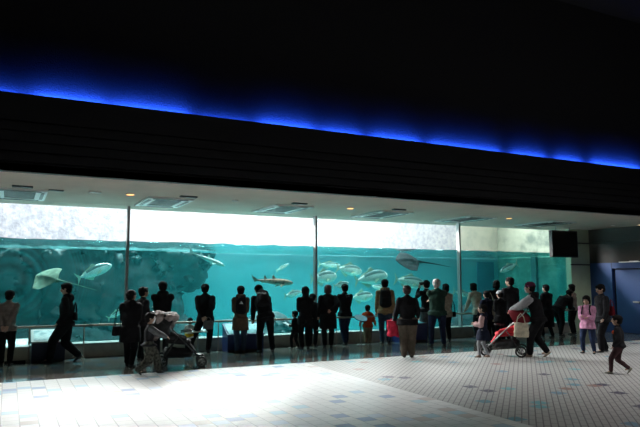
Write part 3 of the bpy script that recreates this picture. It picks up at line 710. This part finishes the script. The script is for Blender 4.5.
    # -- trousers
    bm = bmesh.new(); G = lambda a, b, r0, r1, f0=1, f1=None, sd_=None: seg(bm, sc(a), sc(b), r0*H, r1*H, f0, f1, sd_)
    G(P['pc']-u*.02, P['pc']+u*.04, .082*w, .074*w, .78, .78, r)
    for n_ in 'LR':
        an = P['kn'+n_].lerp(P['an'+n_], .93)
        G(P['hip'+n_], P['kn'+n_], .06*w*max(1, legw*.95), .045*legw); G(P['kn'+n_], an, .045*legw, .035*legw)
    blob('trousers', bm, .012, bottom, body, 3, .006, 16)
    # -- shoes
    sm = mat('shoe_%d' % int(sum(shoe)*1000), shoe, .5)
    for i, n_ in enumerate('LR'):
        a = f[i]; s = -1 if i == 0 else 1
        bm = bmesh.new(); A = P['an'+n_]
        base = Matrix.Translation(sc(A)) @ Euler((R(a[3]), 0, R(-s*9)), 'XYZ').to_matrix().to_4x4()
        g = lambda p, q, r0, r1, f0, f1: seg(bm, base @ (V(*p)*H), base @ (V(*q)*H), r0*H, r1*H, f0, f1, V(1, 0, 0))
        g((0, -.018, -.024), (0, .035, -.024), .024, .025, .72, .72); g((0, .035, -.027), (0, .088, -.030), .025, .023, .6, .45); g((0, -.004, .0), (0, .0, -.02), .022, .022, 1, 1); g((0, .005, -.012), (0, .06, -.024), .018, .018, .8, .6)
        blob('shoe', bm, .009, sm, body, 2)
    if mask:
        bm = bmesh.new(); seg(bm, HM @ V(0, .30, -.04), HM @ V(0, .27, -.34), .23*hh*H, .19*hh*H, .85, .8, HM.to_3x3() @ V(1, 0, 0)); blob('face_mask', bm, .008, mask, body, 2)
    W = Matrix.Translation((pos.x, pos.y, 0)) @ Matrix.Rotation(rz, 4, 'Z')
    return dict(o=body, P=P, H=H, W=W, u=u2, f=fwd2, bs=bs, pos=pos, rz=rz, HM=HM, bm=M)
def carried(p, name, lo, build, label, cat, group=None):
    """an item worn or carried: a thing of its own, standing at local point lo of the wearer"""
    w = p['W'] @ (lo*p['H']); o = empty(name, w, p['rz']); build(o, p['H']); return tag(o, label, cat, group)
def backpack(p, m, label, z=.70, sz=1.0, dy=.115):
    P = p['P']; c = P['chest'] - p['f']*dy*1.0 + V(0, 0, -.0)
    tilt = math.atan2(p['u'].y, p['u'].z)
    def bld(o, H):
        T = Matrix.Rotation(-tilt, 4, 'X')
        bm = bmesh.new(); k = H*sz
        seg(bm, T @ V(0, 0, -.09*k), T @ V(0, 0, .07*k), .082*k, .072*k, .55, .55, V(1, 0, 0), 20)
        blob('bag_body', bm, .012, m, o, 3, .006, 14)
        bm = bmesh.new(); seg(bm, T @ V(0, -.045*k, -.085*k), T @ V(0, -.045*k, -.01*k), .058*k, .055*k, .42, .42, V(1, 0, 0), 16); blob('front_pocket', bm, .011, m, o, 3)
        bm = bmesh.new(); tube(bm, [T @ V(-.018*k, 0, .105*k), T @ V(-.012*k, 0, .13*k), T @ V(.012*k, 0, .13*k), T @ V(.018*k, 0, .105*k)], .004*k); link('grab_handle', bm, m, o, True)
        for s in (-1, 1):
            sh = P['shoR' if s > 0 else 'shoL']*H - c*H; sh = V(s*.058*H, sh.y, sh.z)
            bm = bmesh.new(); tube(bm, [T @ V(s*.045*k, .02*k, .09*k), sh + V(0, -.03*H, .045*H), sh + V(0, .03*H, .046*H), sh + V(0, .075*H, -.01*H), sh + V(s*.012*H, .085*H, -.08*H), sh + V(s*.02*H, .03*H, -.17*H), T @ V(s*.06*k, .02*k, -.10*k)], .011*H, 8); link('strap', bm, m, o, True)
    return carried(p, 'backpack', c, bld, label, 'backpack')
def tote(p, loc, m, label, w=.17, hh=.19, d=.06, strap=.16, name='tote_bag', strapm=None, slump=.01):
    def bld(o, H):
        bm = bmesh.new(); 
        seg(bm, V(0, 0, -strap*.0-hh*H*1.0), V(0, 0, 0), w*.5*H*1.0, w*.46*H, d/w, d/w*.9, V(1, 0, 0), 20, dome=False)
        blob('bag_body', bm, .011, m, o, 2, slump, 12)
        for s in (-1, 1):
            bm = bmesh.new(); tube(bm, [(-w*.28*H, s*d*.3*H, -.01*H), (-w*.2*H, s*d*.2*H, strap*.6*H), (0, 0, strap*H), (w*.2*H, s*d*.2*H, strap*.6*H), (w*.28*H, s*d*.3*H, -.01*H)], .005*H); link('strap', bm, strapm or m, o, True)
    return carried(p, name, loc, bld, label, 'bag')
K = lambda n, *c: cloth(n, c)
c_black = K('black', .010, .010, .012); c_char = K('charcoal', .022, .022, .026); c_navy = K('navy', .012, .016, .035); c_jean = K('denim', .045, .075, .13); c_djean = K('dark_denim', .018, .03, .07)
c_tan = K('tan', .30, .20, .11); c_brown = K('coat_brown', .11, .075, .05); c_beige = K('beige', .42, .37, .30); c_khaki = K('khaki', .22, .16, .10); c_bag = K('baggy_brown', .10, .08, .062)
c_orange = K('orange', .55, .09, .03); c_green = K('bottle_green', .018, .05, .038); c_grey = K('grey', .13, .13, .135); c_taupe = K('taupe', .20, .17, .15); c_pink = K('pink', .68, .32, .50); c_dpink = K('dusty_pink', .55, .36, .36)
c_white = K('white', .75, .75, .72); c_yel = K('yellow', .75, .48, .02); c_plum = K('plum', .07, .035, .04); c_camo = mat('cloth_camo', (.08, .08, .065), .9, scale=22, vary=.7, bump=.4, bscale=9, spec=.2); c_cream = K('cream', .62, .55, .42); c_crim = K('crimson', .60, .03, .07); c_dred = K('dark_red', .16, .01, .02); c_greyl = K('light_grey', .36, .36, .38)
m_mask = K('mask', .8, .8, .82)

person(5, 366, 290.5, -12, 'person at the far left edge in a taupe jacket with hands clasped behind', c_taupe, c_black, hem=.46, hands='behind', lean=8, bulk=1.08, puff=.02, hat=K('cap', .015, .014, .016))
p = person(64, 362, 280.5, 78, 'person in long black jacket walking left past the navy display stand', c_black, c_black, hem=.44, hands='pockets', feet='stride', legw=1.25, puff=.02, bulk=1.05, hood=1, head=(0, -8))
tote(p, V(.02, -.10, .60), c_black, 'small black bag hanging behind the person walking left', .1, .1, .06, .12, 'shoulder_bag')
p = person(129, 367, 288.5, -18, 'person in black knee-length coat at left mullion with a shoulder bag', c_black, c_black, hem=.32, hands='chest', feet='step', puff=.026, bulk=1.1, hair='bun', head=(-25, 0), hood=1)
tote(p, V(-.15, -.03, .52), c_black, 'black shoulder bag at the left hip of the person in knee-length coat', .15, .12, .09, .25, 'shoulder_bag')
person(141, 361, 286, -62, 'person in black facing right, half hidden behind the knee-length coat', c_char, c_black, hem=.47, hands='chest', head=(0, 0))
person(161, 357, 280.5, 4, 'broad person in black jacket with fur-edged hood facing the tank behind the black stroller', c_black, c_char, hem=.46, hands='folded', bulk=1.15, puff=.026, hood=1)
o = S.objects['person.004'] if 'person.004' in S.objects else None
boy = person(148, 374, 311, -88, 'boy in dark vest and camouflage trousers pushing the left stroller, wearing a mask', c_char, c_camo, hem=.46, hands='push', feet='stride', mask=m_mask, legw=1.5, shoe=(.03, .035, .05), sleeves=c_grey, head=(0, -5))
person(189.5, 353, 317, 5, 'toddler in white top with yellow band standing at the rail behind the stroller', c_white, c_black, hem=.46, hands='rail', puff=.03, bulk=1.25, feet='wide')
p = S.objects
def band(pd, m, z0, z1, r, name='band'):
    H = pd['H']; bm = bmesh.new(); seg(bm, V(0, pd['P']['pc'].y*H, z0*H), V(0, pd['P']['waist'].y*H, z1*H), r*H, r*H, .82, .82, V(1, 0, 0), 24, dome=False); blob(name, bm, .012, m, pd['o'], 2, .006, 14)
tod = [x for x in C.objects if x.name.startswith('person') and x.get('label', '').startswith('toddler')][0]
bm = bmesh.new(); Ht = .78; seg(bm, V(0, 0, .46*Ht), V(0, 0, .56*Ht), .145*Ht, .145*Ht, .85, .85, V(1, 0, 0), 24, dome=False); blob('yellow_band', bm, .012, c_yel, tod, 2, .004, 14)
w8 = person(205, 353, 282.5, -8, 'person in short black puffer jacket with hair bun, legs wide apart, hands behind back', c_black, c_black, hem=.44, hands='behind', feet=((-.24, .0, 0, 0), (.04, .0, 0, 0)), hair='bun', puff=.028, lean=2, side=-2)
tote(w8, V(.06, -.15, .46), c_grey, 'grey cloth bag held behind the back of the person in the puffer jacket', .15, .12, .06, .05, 'cloth_bag')
p = person(240, 353, 285, 3, 'person in brown knee-length coat facing the tank beside the blue stand', c_brown, c_jean, hem=.34, hands='chest', puff=.016, shoe=(.05, .03, .02), hood=1, feet='stand', bulk=1.02)
bk = backpack(p, c_black, 'black backpack with a pale triangle mark on the brown coat')
bm = bmesh.new(); v = [bm.verts.new(q) for q in ((-.045, -.075, .03), (.045, -.075, .03), (0, -.07, .10))]; v2 = [bm.verts.new(q) for q in ((-.045, -.07, .03), (.045, -.07, .03), (0, -.065, .10))]
bm.faces.new(v); bm.faces.new(list(reversed(v2)))
for i in range(3): bm.faces.new((v[(i+1) % 3], v[i], v2[i], v2[(i+1) % 3]))
recalc(bm); link('triangle_mark', bm, c_white, bk)
p = person(266, 352.5, 289, 8, 'tall person in black bending forward over the rail with a black backpack', c_black, c_black, h=1.68, hem=.48, hands=((-.16, .22, .44), (.08, .2, .44)), feet='wide', lean=22, side=-9, bow=20, bulk=1.08, head=(10, -20), puff=.018)
bk = backpack(p, c_black, 'black backpack with white printing on the person bending over the rail', sz=1.15)
bm = bmesh.new()
for dx, dz, w_ in ((-.10, .045, .02), (-.065, .05, .012), (-.035, .04, .016), (.0, .045, .014), (.035, .035, .02), (.075, .04, .012)): box(bm, (dx-w_/2-.03, -.135, .06+dz-.018), (dx+w_/2-.03, -.085, .06+dz+.014), .002)
link('print', bm, c_greyl, bk)
p12 = person(295, 348.5, 310, 58, 'child in black jacket at the rail holding a paper, facing left', c_black, c_black, hands='chest', hem=.45, feet='step', puff=.02)
H_ = p12['H']; q = p12['W'] @ V(0, .24*H_, .62*H_); bm = bmesh.new(); box(bm, (-.07, -.1, -.004), (.07, .1, .004), 0, Matrix.Rotation(R(25), 4, 'X')); o = link('leaflet', bm, m_mask, None, loc=q); o.rotation_euler = (0, 0, p12['rz']); tag(o, 'white leaflet in the hands of the child at the rail', 'leaflet')
person(305, 349, 286, 18, 'tall person in long black coat with hood up beside the child with leaflet', c_black, c_black, hem=.40, hands='chest', hood='up', puff=.022, feet='stand', hair='short', head=(25, 0))
p = person(312.5, 346.5, 293, -20, 'shorter person in black overlapping the hooded person from the right', c_char, c_black, hem=.38, hands='chest', puff=.02)
backpack(p, c_char, 'dark backpack on the shorter person between hood and second mullion', sz=.9)
person(328, 347.5, 284, 2, 'person with reddish hair in wide black knee-length coat right of the second mullion', c_black, c_black, hem=.30, hands=((-.15, .02, .50), (.05, -.10, .60)), hair='bob', haircol=M_hairr, bulk=1.16, puff=.026)
p = person(346, 345, 283.5, 22, 'person in black printed jacket and jeans leaning on the rail with crossed legs', c_black, c_djean, hem=.46, hands='rail', feet='cross', lean=8, puff=.02, bulk=1.05, side=3)
# white print on that jacket
bm = bmesh.new()
for dx, dz in ((-.05, 0), (-.02, .01), (.015, .005), (.045, .012), (-.03, -.045), (.02, -.04)): ell(bm, (dx, -.155, 1.27+dz), (.014, .006, .01))
o = link('jacket_print', bm, c_greyl, p['o'], True)
kid = person(368, 343.5, 304.5, 5, 'small child in orange jacket and khaki trousers at the rail', c_orange, c_khaki, hem=.44, hands=((-.2, .05, .52), (.2, .05, .52)), puff=.03, bulk=1.12, legw=1.2, hood=1)
p = person(385.5, 343.5, 278.5, 4, 'person in tan hooded jacket and jeans next to the orange jacket child', c_tan, c_jean, hem=.47, hands='pockets', feet='stand', puff=.024, bulk=1.06, hood=1)
backpack(p, c_black, 'black backpack on the tan hooded jacket', sz=1.15)
p = person(408, 357.5, 284.5, 2, 'person in black sweater and baggy brown trousers standing back from the rail', c_black, c_bag, hem=.45, hands=((-.18, .05, .50), (.15, .10, .55)), feet='stand', bulk=1.14, puff=.02, legw=1.3, haircol=mat('hair_dark_red', (.03, .008, .008), .5))
tote(p, V(-.2, .06, .50), c_crim, 'crimson jacket draped over the arm of the person in black sweater', .17, .22, .09, .02, 'draped_jacket', slump=.03)
p = person(427.5, 341, 279.5, 22, 'person in black top and grey trousers raising a camera to the tank', c_black, c_grey, hem=.48, hands='photo', feet='stand', puff=.012, legw=1.25)
H_ = p['H']; q = p['W'] @ V(0, .21*H_, .93*H_); o = empty('camera', q, p['rz']); o.name = 'handheld_camera'; tag(o, 'small black camera held up by the person in grey trousers', 'camera')
bm = bmesh.new(); box(bm, (-.07, -.03, -.045), (.07, .03, .045), .008); link('camera_body', bm, M_dark, o); bm = bmesh.new(); tube(bm, [(0, .03, 0), (0, .09, 0)], .032, 16); link('lens', bm, M_dark, o, True)
person(438, 346.5, 277.5, 10, 'elderly person with grey hair in dark green jacket and navy trousers', c_green, c_djean, hem=.46, hands='folded', feet='wide', bulk=1.2, puff=.02, haircol=M_hairg, head=(-8, 0))
p = person(447, 341, 283, 30, 'person in cream coat half hidden behind the elderly person', c_beige, c_black, hem=.42, hands='chest', bulk=.95, hair='bob')
tote(p, V(.12, -.02, .50), c_black, 'black shoulder bag below the cream coat sleeve', .12, .09, .05, .2, 'shoulder_bag')
person(479, 338.5, 283, 40, 'person in beige coat leaning on the rail right of the third mullion', c_beige, c_char, hem=.42, hands='rail', lean=20, bulk=1.02, puff=.02, hair='bob', feet='stand')
g = person(484, 357.5, 303.3, 80, 'girl in dusty pink top with navy pinafore and grey leggings facing left before the stroller', c_navy, c_greyl, hem=.44, hands='chest', sleeves=c_dpink, hair='ponytail', feet='step', legw=.8, shoe=(.25, .16, .12), skirt=(c_navy, .33))
person(488, 342.5, 287, 35, 'child in navy jacket held up between beige coat and curly-haired person', c_navy, c_black, hands='rail', hem=.45, puff=.02, h=1.38, hair='short')
p = person(498, 339, 279.5, 15, 'curly-haired person in black behind the cream tote bag', c_black, c_black, hem=.40, hands='chest', hair='bob', puff=.018)
tote(p, V(-.14, -.12, .56), c_cream, 'cream tote bag hanging behind the girl in pinafore', .2, .26, .06, .22)
person(501.5, 343.5, 290, 30, 'shorter person in black with pale hood in front of the curly-haired person', c_black, c_black, hem=.42, hands='chest', hat=c_greyl, puff=.018)
person(512, 341, 276.5, 35, 'tall person in dark jacket facing left above the red stroller canopy', c_char, c_black, hem=.44, hands='pockets', puff=.024, bulk=1.12, head=(25, 0))
p27 = person(538, 357, 281, 78, 'person in black vest with pale sleeves and beanie pushing the red stroller', c_black, c_black, hem=.46, hands='push', feet=((-.045, .09, 0, 0), (.045, -.11, .03, -35)), lean=13, sleeves=c_greyl, puff=.026, shoe=(.35, .28, .22), hat=K('beanie', .09, .02, .05), hood=1, bulk=1.1, legw=1.15, mask=m_mask)
person(548, 337.5, 283.5, 52, 'person in long black coat facing left behind the stroller pusher', c_black, c_black, hem=.20, hands='chest', puff=.03, bulk=1.1, hair='short', feet='step', mask=m_mask)
person(561, 336, 294, -40, 'person in black bending over the rail right of the long black coat', c_black, c_black, h=1.62, hem=.46, hands=((-.1, .3, .5), (.1, .3, .5)), lean=42, bow=14, puff=.028, bulk=1.15, feet='step')
person(574, 334.5, 283.5, 70, 'person in taupe top and black trousers holding a phone by the green column', c_taupe, c_black, hem=.48, hands='phone', hair='bob', feet='stand', puff=.014, h=None)
p = person(589, 353.5, 294.5, 165, 'girl in pink jacket and dark jeans facing the hall', c_pink, c_djean, hem=.43, hands='chest', feet='wide', puff=.028, bulk=1.1, hair='bob', head=(0, -14))
backpack(p, c_black, 'black backpack behind the girl in pink jacket', sz=.9)
p = person(604, 352, 283, 125, 'tall person in dark grey jacket looking down beside the girl in pink jacket', c_char, c_black, hem=.44, hands=((-.14, .08, .50), (.12, .1, .55)), feet='step', puff=.02, head=(-5, -18), legw=1.2)
tote(p, V(.02, -.16, .66), c_dred, 'dark red bag on the back of the tall person beside the girl in pink', .16, .14, .08, .1, 'shoulder_bag')
p = person(618, 374, 313.5, 82, 'small child in dark jacket with orange badge running left at the right edge', c_char, c_plum, hem=.46, hands='pockets', feet=((-.04, .10, 0, 0), (.04, -.17, .06, -50)), puff=.028, bulk=1.1, legw=.95, shoe=(.3, .3, .24), hair='short')
H_ = p['H']; bm = bmesh.new(); ell(bm, (-.058*H_, .028*H_, .68*H_), (.035, .03, .035)); link('orange_badge', bm, c_orange, p['o'], True)

# ------------------------------------------------------------------ strollers
def wheel(o, x, y, r, name='wheel'):
    bm = bmesh.new(); tube(bm, [(x, y+math.cos(t*math.pi/12)*r, r+.015+math.sin(t*math.pi/12)*r) for t in range(24)], .018, 8, True); w = link(name, bm, M_tyre, o, True)
    bm = bmesh.new(); tube(bm, [(x-.03, y, r+.015), (x+.03, y, r+.015)], .028, 12)
    for t in range(6): a_ = t*math.pi/3; tube(bm, [(x, y, r+.015), (x, y+math.cos(a_)*r*.92, r+.015+math.sin(a_)*r*.92)], .007, 6)
    link('hub', bm, M_steel, w, True)
M_tyre = mat('tyre', (.015, .015, .016), .7); M_chass = mat('stroller_frame', (.05, .05, .055), .35, .5)
def stroller(px, py, face, label, mseat, mcan, mbody, up=.3, red=False, insert=None):
    pos = at(px, py); az = math.atan2(pos.x, pos.y)
    o = empty('stroller', (pos.x, pos.y, 0), R(face)-az); tag(o, label, 'stroller')
    for s in (-1, 1):
        bm = bmesh.new(); tube(bm, [(s*.2, -.50, 1.02), (s*.22, -.42, .92), (s*.23, -.02, .55), (s*.2, .38, .16)], .014, 10); link('side_tube', bm, M_chass if not red else M_steel, o, True)
        bm = bmesh.new(); tube(bm, [(s*.23, -.05, .57), (s*.25, -.33, .13)], .013, 10); link('rear_leg', bm, M_chass, o, True)
        wheel(o, s*.26, -.35, .105); wheel(o, s*.19, .40, .085); wheel(o, s*.23, .40, .085)
    bm = bmesh.new(); tube(bm, [(-.2, -.50, 1.02), (-.1, -.53, 1.035), (.1, -.53, 1.035), (.2, -.50, 1.02)], .019, 10); link('handlebar', bm, M_dark, o, True)
    bm = bmesh.new(); tube(bm, [(-.25, -.35, .12), (.25, -.35, .12)], .012); link('axle', bm, M_chass, o, True)
    bm = bmesh.new(); seg(bm, V(0, -.22, .50), V(0, .14, .46), .17, .16, .4, .4, V(1, 0, 0)); seg(bm, V(0, -.20, .50), V(0, -.34, .86), .16, .14, .35, .35, V(1, 0, 0)); seg(bm, V(0, .14, .44), V(0, .26, .28), .14, .12, .3, .3, V(1, 0, 0))
    for s in (-1, 1): seg(bm, V(s*.17, -.2, .6), V(s*.17, .1, .52), .05, .04, .5, .5, V(0, 0, 1))
    blob('seat', bm, .014, mseat, o, 2)
    bm = bmesh.new(); tube(bm, [(-.2, .0, .66), (-.17, .2, .68), (.17, .2, .68), (.2, .0, .66)], .012, 10); link('bumper_bar', bm, mbody, o, True)
    bm = bmesh.new(); seg(bm, V(0, -.22, .27), V(0, .14, .24), .2, .17, .55, .5, V(1, 0, 0)); blob('basket', bm, .015, mbody, o, 3, .02, 9)
    bm = bmesh.new(); box(bm, (-.13, .25, .20), (.13, .40, .225), .008); link('footrest', bm, M_dark, o)
    # canopy: ribbed quarter dome
    bm = bmesh.new(); n1, n2 = 14, 16; piv = V(0, -.26, .66); g = []
    for i in range(n1+1):
        a_ = R(165 - 105*i/n1); row = []
        for j in range(n2+1):
            b_ = -math.pi/2 + math.pi*j/n2; rr = .33 + .012*abs(math.sin(i*math.pi*3/n1))
            e_ = .24*math.copysign(abs(math.sin(b_))**.7, math.sin(b_)); q = abs(math.cos(b_))**.55
            row.append(bm.verts.new(piv + V(e_, math.cos(a_)*rr*q, math.sin(a_)*rr*q*1.12)))
        g.append(row)
    for i in range(n1):
        for j in range(n2): bm.faces.new((g[i][j], g[i][j+1], g[i+1][j+1], g[i+1][j]))
    bmesh.ops.remove_doubles(bm, verts=bm.verts, dist=.002); recalc(bm); bmesh.ops.solidify(bm, geom=bm.faces[:], thickness=.012); link('canopy', bm, mcan, o, True)
    return o, pos, R(face)-az
M_red = mat('stroller_red', (.62, .015, .03), .7, bump=.2); M_dkred = mat('stroller_canopy_red', (.22, .008, .02), .8, bump=.2); M_blk = mat('stroller_black', (.012, .012, .014), .8, bump=.2)
st1, pos1, rz1 = stroller(180, 366, -90, 'black stroller pushed by the boy, a pale blanket bundled on its canopy', M_blk, M_blk, M_blk)
bm = bmesh.new(); [ell(bm, c_, r_) for c_, r_ in (((0, -.40, .90), (.25, .15, .16)), ((0, -.20, .93), (.28, .17, .10)), ((-.02, -.47, .70), (.22, .10, .2)), ((-.2, -.26, .80), (.08, .15, .15)))]
bm2 = bm; M_bl = mat('blanket_pale', (.29, .235, .225), .9, scale=7, vary=.55, bump=.5, bscale=10); bo = blob('blanket', bm2, .014, M_bl, None, 2, .03, 15)
bo.location = (pos1.x, pos1.y, 0); bo.rotation_euler = (0, 0, rz1); tag(bo, 'pale pink and grey blanket bundled over the handle of the black stroller', 'blanket')
st2, pos2, rz2 = stroller(505, 355.5, 86, 'red stroller with dark red canopy pushed left at right of the hall', M_red, M_dkred, M_blk, red=True)
T2 = Matrix.Translation((pos2.x, pos2.y, 0)) @ Matrix.Rotation(rz2, 4, 'Z')
def st_tote():
    q = T2 @ V(-.29, -.37, .74); o = empty('tote_bag', q, rz2+R(90))
    bm = bmesh.new(); seg(bm, V(0, 0, -.31), V(0, 0, 0), .165, .145, .35, .3, V(1, 0, 0), 20, dome=False); blob('bag_body', bm, .012, c_cream, o, 2, .015, 9)
    for s in (-1, 1):
        bm = bmesh.new(); tube(bm, [(-.09, s*.03, -.02), (-.06, s*.02, .12), (0, 0, .2), (.06, s*.02, .12), (.09, s*.03, -.02)], .01); link('strap', bm, c_cream, o, True)
    tag(o, 'cream tote bag hung from the handle of the red stroller', 'bag')
st_tote()


# ------------------------------------------------------------------ light
def area(name, loc, rot, sx, sy, power, color, spread=180):
    l = bpy.data.lights.new(name, 'AREA'); l.shape = 'RECTANGLE'; l.size = sx; l.size_y = sy; l.energy = power; l.color = color; l.spread = R(spread)
    o = bpy.data.objects.new(name, l); C.objects.link(o); o.location = loc; o.rotation_euler = rot; return o
DAY = (1, .985, .97)
# daylight lamps high in the tank hall, shining down through the band of glass over the water
for x, p in ((-1.5, 2400), (2.5, 5200), (6.5, 5400), (10.5, 1500), (14.5, 800)):
    area('tank_hall_daylight', (x, 19.35, 5.8), Euler((R(-80), 0, 0)), 3.8, 3.6, p, DAY)
# lamps over the water shining down into the tank and on the white wall
for x, p in ((-1.5, 45), (2.5, 100), (6.5, 260), (10.5, 260), (14.5, 120)):
    area('tank_lamp', (x, 16.6, 5.2), Euler((R(12), 0, 0)), 3.6, 1.6, p, (.93, 1, 1))
for x, y in ((16.41, 12.68), (17.0, 12.2)):
    l = bpy.data.lights.new('downlight_beam', 'SPOT'); l.energy = 55; l.color = (1, .93, .8); l.spot_size = R(110); l.spot_blend = .6; l.shadow_soft_size = .06
    o = bpy.data.objects.new('downlight_beam', l); C.objects.link(o); o.location = (x, y, CZ-.02)
# blue tubes in the cove
cove = []
for a_, b_, p in ((-40, 22, .45), (34, 106, 1.2), (114, 188, 1.1), (198, 252, .3), (260, 314, 1.1), (322, 362, .8), (372, 420, 1.), (430, 500, .9), (512, 546, .9), (556, 582, .9), (592, 640, 1.2), (650, 700, 1)):
    xa, xb = aty(a_, 91+.125*a_, FY+.6).x, aty(b_, 91+.125*b_, FY+.6).x
    cove.append(((xa+xb)/2, xb-xa, 70*p*(xb-xa)))
for x, ln, p in cove:
    area('cove_tube', (x, FY+.50, 4.58), Euler((R(96), 0, 0)), ln, .05, p*1.75, (.02, .10, 1), 157)
# faint general light of the hall
area('hall_fill', (11.5, 5.5, 8.6), Euler((0, 0, 0)), 6, 4, 130, (1, .98, .95), 75)  # unseen fill light, added to brighten the right side of the floor
area('hall_lamp', (6, 3, 8.5), Euler((0, 0, 0)), 10, 6, 12, (1, .95, .9))
w = bpy.data.worlds.new('world'); S.world = w; w.use_nodes = True
w.node_tree.nodes['Background'].inputs[0].default_value = (.02, .022, .03, 1); w.node_tree.nodes['Background'].inputs[1].default_value = .3
